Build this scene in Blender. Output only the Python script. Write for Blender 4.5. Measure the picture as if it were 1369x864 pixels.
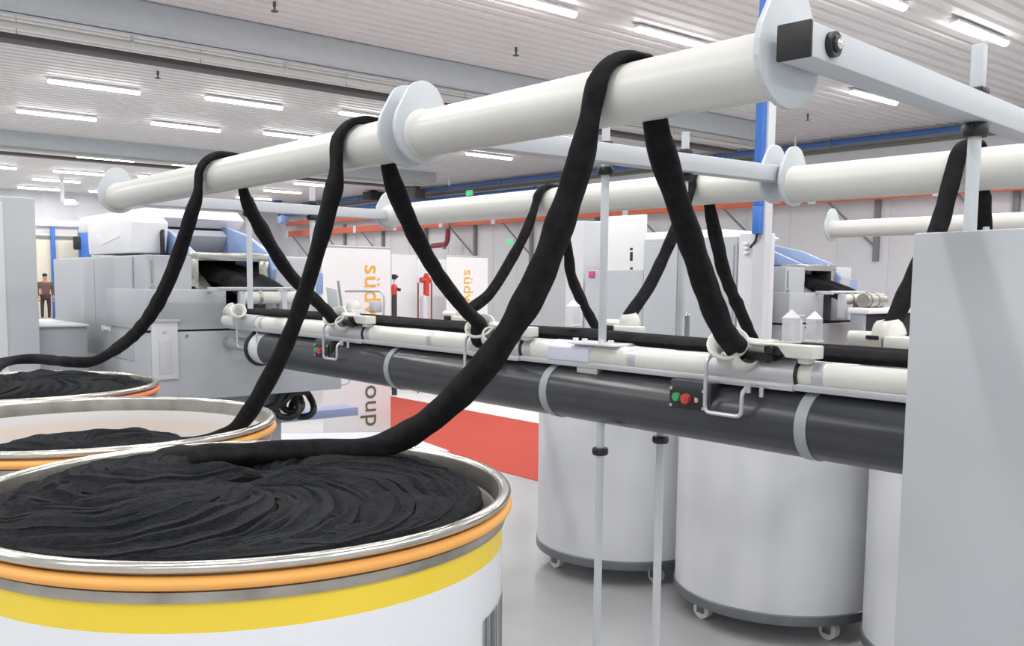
import bpy, bmesh, math, random
from mathutils import Vector, Matrix, noise
import numpy as np
random.seed(7)
PI = math.pi
for o in list(bpy.data.objects): bpy.data.objects.remove(o)
scene = bpy.context.scene
col = scene.collection

# ------------------------------------------------------------------ camera, world, exposure
# world: X runs across the creel (right/back), Y along the creel (left/back), Z up; metres
EYE = 1.65
F, CXP, CYP = 1245.05, 684.5, 490.0
YAW, PITCH, ROLL = math.radians(40.1838), math.radians(5.25934), math.radians(.5677)
def _rot():
    cy, sy = math.cos(YAW), math.sin(YAW)
    u = np.array([-sy, 0, cy]); v = np.array([cy, 0, sy]); w = np.array([0, -1, 0.])
    cp, sp = math.cos(PITCH), math.sin(PITCH)
    Rx = np.array([[1, 0, 0], [0, cp, -sp], [0, sp, cp]])
    cr, sr = math.cos(ROLL), math.sin(ROLL)
    Rz = np.array([[cr, -sr, 0], [sr, cr, 0], [0, 0, 1]])
    M = Rz @ Rx
    return np.stack([M @ v, M @ u, M @ w], 1)      # columns: world X, Y, Z in image axes (x right, y down, z forward)
MC = _rot()
cam_d = bpy.data.cameras.new('camera'); cam = bpy.data.objects.new('camera', cam_d); col.objects.link(cam)
R4 = Matrix([list(MC[0]), list(-MC[1]), list(-MC[2])]).transposed().to_4x4()
cam.matrix_world = Matrix.Translation((0, 0, EYE)) @ R4
cam_d.sensor_fit = 'HORIZONTAL'; cam_d.sensor_width = 36.0
cam_d.lens = 36.0 * F / 1369.0
cam_d.shift_y = (CYP - 432.0) / 1369.0
cam_d.clip_start = .05; cam_d.clip_end = 200
scene.camera = cam

scene.view_settings.view_transform = 'Standard'
scene.view_settings.look = 'None'
scene.view_settings.gamma = 1
scene.view_settings.use_curve_mapping = False
scene.view_settings.exposure = -0.40

LAMP_W = 62.0        # watts of each ceiling batten
TUBE_E = 15.0         # emission of the visible batten
WORLD_S = 0.95
wd = bpy.data.worlds.new('World'); scene.world = wd; wd.use_nodes = True
bg = wd.node_tree.nodes['Background']
bg.inputs[0].default_value = (0.93, 0.96, 1.0, 1); bg.inputs[1].default_value = WORLD_S

# ------------------------------------------------------------------ measuring helpers (photo pixel -> point on a real plane)
def ray(x, y):
    d = MC.T @ np.array([(x - CXP) / F, (y - CYP) / F, 1.0]); return Vector(d)
O = Vector((0, 0, EYE))
def atX(x, y, X): r = ray(x, y); return O + r * (X / r.x)
def atY(x, y, Y): r = ray(x, y); return O + r * (Y / r.y)
def atZ(x, y, Z): r = ray(x, y); return O + r * ((Z - EYE) / r.z)
def in_plane(pts, A, B):
    """points of the vertical plane through A and B seen at the given pixels"""
    n = Vector((-(B.y - A.y), B.x - A.x, 0)); out = []
    for x, y in pts:
        r = ray(x, y); out.append(O + r * (n.dot(A - O) / n.dot(r)))
    return out

# ------------------------------------------------------------------ materials
def lin(c):
    return tuple(((v / 255) / 12.92 if v / 255 <= .04045 else ((v / 255 + .055) / 1.055) ** 2.4) for v in c) + (1,)
MATS = {}
def mat(name, rgb, rough=.5, metal=0., var=0., vscale=6., bump=0., bscale=40., stretch=None, emit=0., sheen=0., trans=0., alpha=1., spec=None, coat=0.):
    m = bpy.data.materials.new(name); m.use_nodes = True
    nt = m.node_tree; b = nt.nodes['Principled BSDF']
    base = lin(rgb)
    b.inputs['Base Color'].default_value = base
    b.inputs['Roughness'].default_value = rough; b.inputs['Metallic'].default_value = metal
    if sheen: b.inputs['Sheen Weight'].default_value = sheen; b.inputs['Sheen Roughness'].default_value = .5
    if trans: b.inputs['Transmission Weight'].default_value = trans
    if coat: b.inputs['Coat Weight'].default_value = coat; b.inputs['Coat Roughness'].default_value = .1
    if spec is not None: b.inputs['Specular IOR Level'].default_value = spec
    b.inputs['Alpha'].default_value = alpha
    if emit:
        b.inputs['Emission Color'].default_value = base; b.inputs['Emission Strength'].default_value = emit
    tc = nt.nodes.new('ShaderNodeTexCoord'); mp = nt.nodes.new('ShaderNodeMapping')
    nt.links.new(tc.outputs['Object'], mp.inputs[0])
    if stretch: mp.inputs['Scale'].default_value = stretch
    if var:
        n = nt.nodes.new('ShaderNodeTexNoise'); n.inputs['Scale'].default_value = vscale; n.inputs['Detail'].default_value = 5
        nt.links.new(mp.outputs[0], n.inputs['Vector'])
        r = nt.nodes.new('ShaderNodeValToRGB')
        r.color_ramp.elements[0].position = .3; r.color_ramp.elements[1].position = .7
        r.color_ramp.elements[0].color = tuple(v * (1 - var) for v in base[:3]) + (1,)
        r.color_ramp.elements[1].color = tuple(min(1, v * (1 + var * .6)) for v in base[:3]) + (1,)
        nt.links.new(n.outputs['Fac'], r.inputs[0]); nt.links.new(r.outputs[0], b.inputs['Base Color'])
    if bump:
        n2 = nt.nodes.new('ShaderNodeTexNoise'); n2.inputs['Scale'].default_value = bscale; n2.inputs['Detail'].default_value = 4
        nt.links.new(mp.outputs[0], n2.inputs['Vector'])
        bp = nt.nodes.new('ShaderNodeBump'); bp.inputs['Strength'].default_value = bump; bp.inputs['Distance'].default_value = .01
        nt.links.new(n2.outputs['Fac'], bp.inputs['Height']); nt.links.new(bp.outputs[0], b.inputs['Normal'])
    MATS[name] = m
    return m
M_floor = mat('grey_epoxy_floor', (176, 176, 178), .22, var=.12, vscale=1.2, bump=.02, bscale=8)
M_red = mat('red_floor_paint', (178, 66, 52), .6, var=.05, spec=.2)
M_line = mat('white_floor_paint', (225, 225, 225), .4, var=.05)
M_ceil = mat('ceiling_sheet', (240, 238, 237), .45, var=.03, vscale=.6)
M_wall = mat('wall_panel_white', (228, 228, 232), .5, var=.02)
M_trim = mat('wall_ledge_olive', (128, 130, 118), .6, var=.05)
M_wgrey = mat('wall_strip_grey', (186, 188, 192), .6, var=.03)
M_beam = mat('roof_beam_grey', (198, 205, 209), .5, var=.04)
M_beamd = mat('tray_dark', (96, 90, 90), .6, var=.05)
M_pipe = mat('pipe_white', (214, 214, 209), .28, var=.015, vscale=12)
M_arm = mat('arm_grey_paint', (196, 201, 206), .4, var=.02, vscale=20, bump=.02, bscale=200)
M_flange = mat('flange_grey_paint', (198, 204, 209), .38, var=.02, vscale=20, bump=.02, bscale=200)
M_cab = mat('cabinet_grey_paint', (178, 182, 187), .42, var=.025, vscale=3, bump=.015, bscale=220)
M_cabd = mat('cabinet_darker_paint', (152, 158, 164), .4, var=.03, vscale=4)
M_cabl = mat('cabinet_light_paint', (206, 208, 213), .42, var=.02)
M_white = mat('machine_white', (236, 237, 240), .35, var=.01)
M_blue = mat('hood_blue', (142, 164, 206), .35, var=.02)
M_blue2 = mat('column_blue', (62, 116, 200), .45, var=.03)
M_bpipe = mat('pipe_blue', (70, 112, 180), .4, var=.05)
M_black = mat('black_plastic', (28, 28, 30), .45, var=.05, vscale=30)
M_void = mat('dark_interior', (16, 16, 18), .8, var=.05)
M_duct = mat('duct_dark_grey', (54, 57, 61), .24, var=.06, vscale=5)
M_strap = mat('strap_grey', (150, 154, 158), .4, var=.03)
M_alu = mat('brushed_aluminium', (196, 198, 202), .34, metal=.55, var=.05, vscale=8, stretch=(30, 1, 30))
M_steel = mat('stainless_steel', (205, 203, 196), .2, metal=.95, var=.06, vscale=10)
M_steeld = mat('worn_steel', (176, 172, 164), .35, metal=.8, var=.25, vscale=14)
M_ceram = mat('guide_ceramic', (222, 222, 216), .25, var=.03)
M_orange = mat('orange_bumper', (244, 176, 92), .45, var=.05, vscale=8)
M_peach = mat('orange_bumper_deep', (232, 136, 84), .45, var=.05, vscale=8)
M_yellow = mat('yellow_band', (243, 214, 66), .4, var=.03, vscale=4)
M_canw = mat('can_white', (232, 235, 240), .35, var=.015)
M_cani = mat('can_inside_white', (236, 233, 232), .4, var=.02)
M_cans = mat('can_stripe_peach', (242, 229, 219), .45, var=.03)
M_cang = mat('can_scuffed_white', (217, 219, 223), .38, var=.10, vscale=3.2, stretch=(1, 1, .5))
M_base = mat('can_base_steel', (120, 124, 128), .4, metal=.4, var=.12, vscale=12)
M_nylon = mat('caster_nylon', (226, 224, 214), .4, var=.03)
M_sliver = mat('sliver_black_fibre', (34, 34, 36), .95, var=.35, vscale=40, bump=.35, bscale=260, sheen=.04, spec=.05)
M_coil = mat('sliver_coil_charcoal', (40, 42, 45), 1.0, var=.30, vscale=60, bump=.6, bscale=240, sheen=.03, spec=.05)
M_rack = mat('rack_orange', (226, 116, 84), .5, var=.05)
M_rackg = mat('bracket_grey', (140, 140, 144), .5, var=.05)
M_firered = mat('fire_red', (200, 60, 50), .35, var=.05)
M_tank = mat('tank_grey', (196, 196, 202), .35, var=.03)
M_banner = mat('banner_white', (226, 225, 226), .6, var=.01)
M_txto = mat('letter_orange', (238, 172, 50), .6, var=.03)
M_txtd = mat('letter_olive', (92, 92, 70), .6, var=.03)
M_cream = mat('door_cream', (236, 228, 208), .6, var=.04, vscale=2)
M_lilac = mat('plinth_lilac', (206, 208, 226), .45, var=.02)
M_slate = mat('bar_slate_blue', (136, 146, 178), .5, var=.03)
M_pink = mat('sticker_pink', (206, 70, 142), .6, var=.03)
M_yelst = mat('sticker_yellow', (220, 226, 110), .6, var=.03)
M_paper = mat('paper_white', (240, 240, 240), .6, var=.02)
M_ink = mat('ink_dark', (44, 44, 50), .7, var=.05)
M_bar = mat('barcode_grey', (104, 106, 112), .6, var=.05)
M_green = mat('button_green', (64, 158, 98), .35, var=.05)
M_bred = mat('button_red', (188, 70, 64), .35, var=.05)
M_exit = mat('exit_green', (70, 214, 140), .4, emit=.9)
M_tube = mat('lamp_glow', (255, 254, 250), .4, emit=TUBE_E)
M_chrome = mat('chrome', (230, 230, 230), .12, metal=1., var=.02)
M_lampcl = mat('indicator_clear', (236, 238, 242), .25, alpha=.55, var=.02)
M_skin = mat('skin', (196, 152, 128), .6, var=.03)
M_coat = mat('jacket_brown', (110, 84, 78), .8, var=.08)
M_trs = mat('trousers_dark', (70, 50, 52), .8, var=.08)
M_hair = mat('hair_dark', (48, 40, 38), .7, var=.1)

# ------------------------------------------------------------------ mesh helpers
ROOT = {}
def tag(o, label, cat, group=None, kind=None):
    if label: o['label'] = label
    if cat: o['category'] = cat
    if group: o['group'] = group
    if kind: o['kind'] = kind
    return o
def thing(name, loc, label, cat, group=None):
    o = bpy.data.objects.new(name, None); col.objects.link(o); o.location = loc; o.empty_display_size = .1
    ROOT[o] = Vector(loc); return tag(o, label, cat, group)
def obj(name, bm, mats, parent=None, smooth=40, label=None):
    bmesh.ops.recalc_face_normals(bm, faces=bm.faces)
    me = bpy.data.meshes.new(name)
    if parent is not None: off = ROOT[parent]
    else:
        zs = [v.co for v in bm.verts]
        lo = Vector((min(v.x for v in zs), min(v.y for v in zs), min(v.z for v in zs))); hi = Vector((max(v.x for v in zs), max(v.y for v in zs), max(v.z for v in zs)))
        off = Vector(((lo.x + hi.x) / 2, (lo.y + hi.y) / 2, lo.z))
    bmesh.ops.translate(bm, verts=bm.verts, vec=-off)
    if smooth:
        for f in bm.faces: f.smooth = True
        ca = math.radians(smooth)
        for e in bm.edges:
            if len(e.link_faces) == 2 and e.calc_face_angle(0) > ca: e.smooth = False
    bm.to_mesh(me); bm.free()
    for m in (mats if isinstance(mats, (list, tuple)) else [mats]): me.materials.append(m)
    o = bpy.data.objects.new(name, me); col.objects.link(o); ROOT[o] = off
    if parent is not None: o.parent = parent
    else: o.location = off
    if label: o['label'] = label
    return o
def struct(name, bm, m, smooth=40):
    o = obj(name, bm, m, None, smooth); o['kind'] = 'structure'; return o
def dup(root, delta, label=None, group=None):
    r = root.copy(); col.objects.link(r); r.location = Vector(root.location) + Vector(delta)
    ROOT[r] = ROOT[root] + Vector(delta)
    if label: r['label'] = label
    if group: r['group'] = group
    for ch in list(root.children):
        c = ch.copy(); col.objects.link(c); c.parent = r
        for g in list(ch.children):
            d = g.copy(); col.objects.link(d); d.parent = c
    return r
B = bmesh.new
def merge(bm, t, mi=0, mx=None):
    if mx is not None: bmesh.ops.transform(t, matrix=mx, verts=t.verts)
    vm = {v: bm.verts.new(v.co) for v in t.verts}
    for f in t.faces:
        try: nf = bm.faces.new([vm[v] for v in f.verts]); nf.material_index = mi if mi else f.material_index
        except ValueError: pass
    t.free()
def box(bm, x0, x1, y0, y1, z0, z1, bev=.004, mi=0, mx=None, seg=2):
    t = bmesh.new(); bmesh.ops.create_cube(t, size=1)
    for v in t.verts: v.co = Vector((x0 + (v.co.x + .5) * (x1 - x0), y0 + (v.co.y + .5) * (y1 - y0), z0 + (v.co.z + .5) * (z1 - z0)))
    if bev:
        bmesh.ops.bevel(t, geom=list(t.edges), offset=min(bev, .45 * min(abs(x1 - x0), abs(y1 - y0), abs(z1 - z0))), segments=seg, affect='EDGES', profile=.5)
    merge(bm, t, mi, mx)
def boxc(bm, c, s, bev=.004, mi=0, rz=0.):
    mx = Matrix.Translation(c) @ Matrix.Rotation(rz, 4, 'Z')
    box(bm, -s[0] / 2, s[0] / 2, -s[1] / 2, s[1] / 2, -s[2] / 2, s[2] / 2, bev, mi, mx)
def frame(d):
    d = d.normalized(); a = Vector((0, 0, 1)) if abs(d.z) < .9 else Vector((1, 0, 0))
    x = d.cross(a).normalized(); return x, x.cross(d).normalized()
def cyl(bm, p0, p1, r, seg=24, r1=None, mi=0, cap=True):
    p0, p1 = Vector(p0), Vector(p1); x, y = frame(p1 - p0); r1 = r if r1 is None else r1
    A, Bv = [], []
    for i in range(seg):
        a = 2 * PI * i / seg; d = x * math.cos(a) + y * math.sin(a)
        A.append(bm.verts.new(p0 + d * r)); Bv.append(bm.verts.new(p1 + d * r1))
    for i in range(seg):
        f = bm.faces.new((A[i], A[(i + 1) % seg], Bv[(i + 1) % seg], Bv[i])); f.material_index = mi
    if cap:
        f = bm.faces.new(A[::-1]); f.material_index = mi; f = bm.faces.new(Bv); f.material_index = mi
def lathe(bm, prof, c, axis=(0, 0, 1), seg=64, closed=False, mi=0):
    """prof: list of (radius, distance along axis[, material])"""
    ax = Vector(axis).normalized(); x, y = frame(ax); c = Vector(c); rows = []
    for p in prof:
        r, h = p[0], p[1]
        if r < 1e-6: rows.append([bm.verts.new(c + ax * h)])
        else: rows.append([bm.verts.new(c + ax * h + (x * math.cos(2 * PI * i / seg) + y * math.sin(2 * PI * i / seg)) * r) for i in range(seg)])
    n = len(rows)
    for k in range(n if closed else n - 1):
        a, b = rows[k], rows[(k + 1) % n]; m = prof[k][2] if len(prof[k]) > 2 else mi
        for i in range(seg):
            j = (i + 1) % seg
            if len(a) == 1 and len(b) == 1: continue
            if len(a) == 1: f = bm.faces.new((a[0], b[i], b[j]))
            elif len(b) == 1: f = bm.faces.new((a[i], a[j], b[0]))
            else: f = bm.faces.new((a[i], a[j], b[j], b[i]))
            f.material_index = m
def torus(bm, c, axis, R, r, seg=64, s2=12, mi=0, rz=None):
    rz = r if rz is None else rz
    lathe(bm, [(R + r * math.cos(2 * PI * i / s2), rz * math.sin(2 * PI * i / s2)) for i in range(s2)], c, axis, seg, True, mi)
def prism(bm, poly, vec, mi=0, bev=0.):
    """poly: 3-D points in order; extruded by vec"""
    t = bmesh.new(); v = Vector(vec)
    a = [t.verts.new(Vector(p)) for p in poly]; b = [t.verts.new(Vector(p) + v) for p in poly]; n = len(a)
    t.faces.new(a[::-1]); t.faces.new(b)
    for i in range(n): t.faces.new((a[i], a[(i + 1) % n], b[(i + 1) % n], b[i]))
    bmesh.ops.recalc_face_normals(t, faces=t.faces)
    if bev: bmesh.ops.bevel(t, geom=list(t.edges), offset=bev, segments=2, affect='EDGES', profile=.5)
    merge(bm, t, mi)
def crom(P, n):
    """Catmull-Rom through P, about n points in all, evenly spaced"""
    P = [Vector(p) for p in P]; Q = [P[0] * 2 - P[1]] + P + [P[-1] * 2 - P[-2]]; out = []
    for i in range(1, len(Q) - 2):
        for k in range(16):
            t = k / 16; a, b, c, d = Q[i - 1:i + 3]
            out.append(.5 * ((2 * b) + (c - a) * t + (2 * a - 5 * b + 4 * c - d) * t * t + (3 * b - a - 3 * c + d) * t ** 3))
    out.append(P[-1]); L = [0]
    for i in range(1, len(out)): L.append(L[-1] + (out[i] - out[i - 1]).length)
    res = []; j = 0
    for k in range(n):
        s = L[-1] * k / (n - 1)
        while j < len(L) - 2 and L[j + 1] < s: j += 1
        f = (s - L[j]) / max(1e-9, L[j + 1] - L[j]); res.append(out[j].lerp(out[j + 1], min(1, f)))
    return res
def tube(bm, path, r, seg=12, up=None, flat=1., groove=0., ng=5, twist=0., lump=0., seed=0., mi=0, cap=True, rfun=None, closed=False, upfn=None, flatfn=None):
    n = len(path); rows = []; x = None; flat0 = flat
    for i, p in enumerate(path):
        if closed: d = (path[(i + 1) % n] - path[i - 1]).normalized()
        else: d = (path[min(i + 1, n - 1)] - path[max(i - 1, 0)]).normalized()
        if flatfn: flat = flatfn(p, flat0)
        if upfn: y = upfn(p, d); y = (y - d * y.dot(d)).normalized(); xx = d.cross(y)
        elif up is not None: y = (Vector(up) - d * Vector(up).dot(d)).normalized(); xx = d.cross(y)
        else:
            if x is None: x, y = frame(d)
            x = (x - d * x.dot(d)).normalized(); y = d.cross(x); xx = x
        rr = r * (rfun(i / (n - 1)) if rfun else 1.)
        if lump: rr *= 1 + lump * noise.noise(Vector((p.x * 14, p.y * 14, p.z * 14 + seed)))
        row = []
        for k in range(seg):
            a = 2 * PI * k / seg; g = 1.
            if groove:
                tw = a * ng + twist * i + 1.3 * noise.noise(Vector((i * .06, seed, k * .0)))
                g = 1 + groove * (.6 * math.sin(tw) + .4 * math.sin(2 * a + seed + twist * i * .4)) + groove * .7 * noise.noise(Vector((math.cos(a) * 1.6, math.sin(a) * 1.6, i * .09 + seed)))
            row.append(bm.verts.new(p + (xx * math.cos(a) + y * (math.sin(a) * flat)) * rr * g))
        rows.append(row)
    for i in range(n if closed else n - 1):
        a, b = rows[i], rows[(i + 1) % n]
        for k in range(seg):
            f = bm.faces.new((a[k], a[(k + 1) % seg], b[(k + 1) % seg], b[k])); f.material_index = mi
    if cap and not closed: bm.faces.new(rows[0][::-1]).material_index = mi; bm.faces.new(rows[-1]).material_index = mi
def wire(bm, pts, r, n=40, seg=8, mi=0): tube(bm, crom(pts, n), r, seg, mi=mi)
def poly_wire(bm, pts, r, rad=.015, seg=8, mi=0):
    """wire with rounded corners"""
    P = [Vector(p) for p in pts]; out = [P[0]]
    for i in range(1, len(P) - 1):
        a = (P[i - 1] - P[i]); b = (P[i + 1] - P[i]); q = min(rad, a.length * .45, b.length * .45)
        s, e = P[i] + a.normalized() * q, P[i] + b.normalized() * q
        for k in range(6): t = k / 5; out.append((1 - t) ** 2 * s + 2 * t * (1 - t) * P[i] + t * t * e)
    out.append(P[-1]); tube(bm, out, r, seg, mi=mi)
def letters(body, size, m, name, mx, parent=None, depth=.002, spacing=1.):
    cu = bpy.data.curves.new('t', 'FONT'); cu.body = body; cu.size = size; cu.extrude = depth; cu.align_x = 'LEFT'; cu.space_character = spacing
    t = bpy.data.objects.new('t', cu); col.objects.link(t)
    bpy.context.view_layer.update()
    me = bpy.data.meshes.new_from_object(t.evaluated_get(bpy.context.evaluated_depsgraph_get()))
    w = max(v.co.x for v in me.vertices)
    bpy.data.objects.remove(t); bm = bmesh.new(); bm.from_mesh(me); bpy.data.meshes.remove(me)
    bmesh.ops.transform(bm, matrix=mx, verts=bm.verts)
    return obj(name, bm, m, parent, 0), w

# ------------------------------------------------------------------ the setting
CEIL = 5.0; WX = 20.0; WY = 40.5
bm = B(); box(bm, -8, WX + .2, -8, WY + .2, -.2, 0, 0); struct('floor', bm, M_floor)
bm = B()     # corrugated ceiling sheet, ribs run across (along X)
ys = []; p = .24; y = -8.0
prof = []
while y < WY:
    prof += [(y, CEIL), (y + .140, CEIL), (y + .150, CEIL + .05), (y + .230, CEIL + .05)]; y += p
rows = [[bm.verts.new((X, yy, zz)) for (yy, zz) in prof] for X in (-8, WX)]
for i in range(len(prof) - 1): bm.faces.new((rows[0][i], rows[0][i + 1], rows[1][i + 1], rows[1][i]))
ext = bmesh.ops.extrude_face_region(bm, geom=list(bm.faces))
bmesh.ops.translate(bm, verts=[v for v in ext['geom'] if isinstance(v, bmesh.types.BMVert)], vec=(0, 0, .12))
struct('ceiling', bm, M_ceil, 20)
bm = B(); box(bm, WX, WX + .2, -8, WY, 0, CEIL + .15, 0)
for k in range(36): box(bm, WX - .012, WX, -6 + k * 1.28, -6 + k * 1.28 + 1.262, .1, 4.4, .006)
struct('wall_right', bm, M_wall)
bm = B(); box(bm, -8, WX + .2, WY, WY + .2, 0, CEIL + .15, 0)
for k in range(22): box(bm, -7 + k * 1.2, -7 + k * 1.2 + 1.185, WY - .012, WY, 3.95, CEIL - .05, .006)
struct('wall_back', bm, M_wall)
bm = B(); box(bm, WX - .10, WX, -8, WY, 4.70, 4.78, .01); struct('trim_1', bm, M_trim)
bm = B(); box(bm, WX - .02, WX, -8, WY, 4.78, CEIL, .004); struct('trim_2', bm, M_wgrey)
bm = B(); box(bm, 2, 13.2, WY - .16, WY - .02, 3.62, 3.86, .01); struct('trim_3', bm, M_white)
# red painted zone on the floor with a pale border
bm = B(); prism(bm, [(5.06, 2, 0), (7.15, 2, 0), (7.15, 11.2, 0), (5.06, 8.2, 0)], (0, 0, .003)); struct('floor_red_zone', bm, M_red)
bm = B(); prism(bm, [(7.152, 2, 0), (7.75, 2, 0), (7.75, 12.0, 0), (7.152, 11.2, 0)], (0, 0, .003)); struct('floor_pale_zone', bm, M_line)

# roof beams across the hall, with conduits hung beneath
def beam(Y, z0, label):
    t = thing('roof_beam', (0, Y, z0), label, 'beam')
    bm = B(); box(bm, -8, 17.3, Y - .02, Y + .02, z0, CEIL, 0); box(bm, -8, 17.3, Y - .14, Y + .14, z0, z0 + .03, .004); box(bm, -8, 17.3, Y - .14, Y + .14, CEIL - .03, CEIL, .004)
    box(bm, -8, 17.3, Y - .15, Y - .12, z0 + .02, CEIL, .004)
    obj('girder', bm, M_beam, t)
    return t
b1 = beam(12.0, 4.63, 'near grey roof beam crossing the hall above the front overhead pipe')
bm = B(); cyl(bm, (-8, 12.35, 4.575), (17.2, 12.35, 4.575), .04, 16); obj('conduit', bm, M_pipe, b1)
for k in range(10):
    x = -.1 + k * 2.1; bm = B(); box(bm, x - .02, x + .02, 12.33, 12.37, 4.61, CEIL, .004); torus(bm, (x, 12.35, 4.575), (1, 0, 0), .045, .01, 20, 8); obj('hanger', bm, M_white, b1)
bm = B(); box(bm, -8, 17.2, 12.75, 13.05, 4.50, 4.57, .01); obj('cable_tray', bm, M_beamd, b1)
for k in range(8):
    x = .6 + k * 2.3; bm = B(); cyl(bm, (x, 12.9, 4.56), (x, 12.9, CEIL), .008, 8); obj('tray_rod', bm, M_white, b1)
b2 = beam(24.4, 4.66, 'far grey roof beam crossing the hall near the back wall')
bm = B(); cyl(bm, (-8, 24.8, 4.66), (17.2, 24.8, 4.66), .05, 16); obj('conduit', bm, M_pipe, b2)
for k in range(9):
    x = 4.2 + k * 1.75; bm = B(); box(bm, x - .02, x + .02, 24.78, 24.82, 4.70, CEIL, .004); obj('hanger', bm, M_white, b2)
bm = B(); box(bm, -8, 17.2, 25.2, 25.5, 4.56, 4.62, .01); obj('cable_tray', bm, M_beamd, b2)
for k in range(7):
    x = 3.2 + k * 2.3; bm = B(); cyl(bm, (x, 25.35, 4.61), (x, 25.35, CEIL), .01, 8); obj('tray_rod', bm, M_white, b2)

# ceiling battens
def make_lamp(x, y, label, group):
    t = thing('ceiling_light', (x, y, CEIL - .12), label, 'ceiling light', group)
    bm = B(); box(bm, x - .76, x + .76, y - .06, y + .06, CEIL - .055, CEIL - .02, .008)
    box(bm, x - .5, x - .46, y - .02, y + .02, CEIL - .03, CEIL, .002); box(bm, x + .46, x + .5, y - .02, y + .02, CEIL - .03, CEIL, .002)
    obj('housing', bm, M_white, t)
    bm = B(); t2 = [(x - .75, y + .055 * math.cos(a), CEIL - .055 + .055 * math.sin(a)) for a in [PI + PI * k / 6 for k in range(7)]]
    prism(bm, t2, (1.5, 0, 0)); obj('diffuser', bm, M_tube, t)
    return t
def light(x, y, z, sx, sy, w):
    l = bpy.data.lights.new('batten_light', 'AREA'); l.shape = 'RECTANGLE'; l.size = sx; l.size_y = sy; l.energy = w; l.color = (1, .985, .96)
    o = bpy.data.objects.new('batten_light', l); col.objects.link(o); o.location = (x, y, z); return o
LIGHTS = [(5.11, 17.35), (7.67, 16.95), (5.40, 20.9), (7.92, 20.5), (10.3, 20.1), (10.25, 16.6), (10.0, 8.5), (7.45, 8.58), (12.75, 5.65), (10.15, 5.75),
          (5.85, 28.2), (8.42, 27.8), (8.83, 31.9), (8.95, 35.0), (9.3, 38.7), (10.85, 27.3), (11.25, 31.4), (6.3, 32.0), (11.5, 34.6), (15.7, 19.6), (15.3, 16.2), (16.4, 33.0), (16.0, 29.8), (15.85, 26.3), (16.9, 36.6), (15.7, 8.75), (11.7, 38.3), (13.4, 31.3)]
hands = {0: 'second row', 1: 'first'}
P0 = None
for i, (x, y) in enumerate(LIGHTS):
    lab = 'white ceiling light, ' + [
        'leftmost of the pair just beyond the near roof beam', 'right one of the pair just beyond the near roof beam', 'nearest the left edge between the two beams',
        'second from left in the row before the far beam', 'third from left in the row before the far beam', 'just left of the big flange plate',
        'partly behind the thick overhead pipe', 'cut by the top edge left of the pipe', 'at upper right above the tall post', 'cut by the top edge at right',
        'cut by the left edge beyond the far beam', 'longest of those beyond the far beam', 'second down beyond the far beam', 'third down beyond the far beam, over the bracket',
        'lowest at left by the end wall', 'beside the far pipe end, upper', 'beside the far pipe end, lower', 'small one at left edge beyond the far beam', 'tiny one left of the far flange',
        'under the middle flange plate, right', 'under the thick pipe by the drooping sliver', 'farthest right between second and third slivers', 'below the pipe left of the second sliver',
        'below the pipe right of the second sliver', 'lowest beneath the pipe between slivers', 'half hidden behind the near cross arm', 'near the end wall behind the far pipe', 'behind the far pipe section by the third sliver'][i]
    t = make_lamp(x, y, lab, 'ceiling battens') if P0 is None else dup(P0, (x - LIGHTS[0][0], y - LIGHTS[0][1], 0), lab)
    P0 = P0 or t
    light(x, y, CEIL - .125, 1.5, .11, LAMP_W)
for x in (-5.2, -2.6, 0, 2.5, 5.0, 7.5, 10.1, 12.7, 15.4):          # the rest of the lamp grid, over and behind the camera
    for y in (-5.5, -2, 1.8, 5.6, 8.6, 17.0, 20.6):
        if any(abs(x - a) < 1.6 and abs(y - b) < 1.2 for a, b in LIGHTS) or (y > 15 and x > 3): continue
        light(x, y, CEIL - .125, 1.5, .11, LAMP_W)

for x in (-5.2, -2.6, 0, 2.6):  # unseen continuation of the grid at left, added to brighten the end wall
    for y in (24.5, 27.8, 31.6, 35, 38.5): light(x, y, CEIL - .125, 1.5, .11, LAMP_W)

# sprinklers
for (px, py, lab) in ((367, 9, 'small pendent sprinkler at top centre-left of the ceiling'), (690, 69, 'small pendent sprinkler on the ceiling right of the big flange plate'), (211, 100, 'small pendent sprinkler between the two lamps beyond the near beam'), (1080, 157, 'small pendent sprinkler below the near cross arm')):
    q = atZ(px, py, CEIL - .06); bm = B()
    cyl(bm, q, q + Vector((0, 0, .07)), .02, 12); cyl(bm, q - Vector((0, 0, .05)), q, .012, 10); cyl(bm, q - Vector((0, 0, .06)), q - Vector((0, 0, .05)), .045, 16)
    tag(obj('sprinkler', bm, M_beamd), lab, 'sprinkler')

# ------------------------------------------------------------------ creel dimensions
X1, XR, X2, ZP = 1.33, 2.04, 2.80, 2.005
YA = (0.905, 2.0, 4.47)               # the three cross arms
RP = .0555

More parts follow.
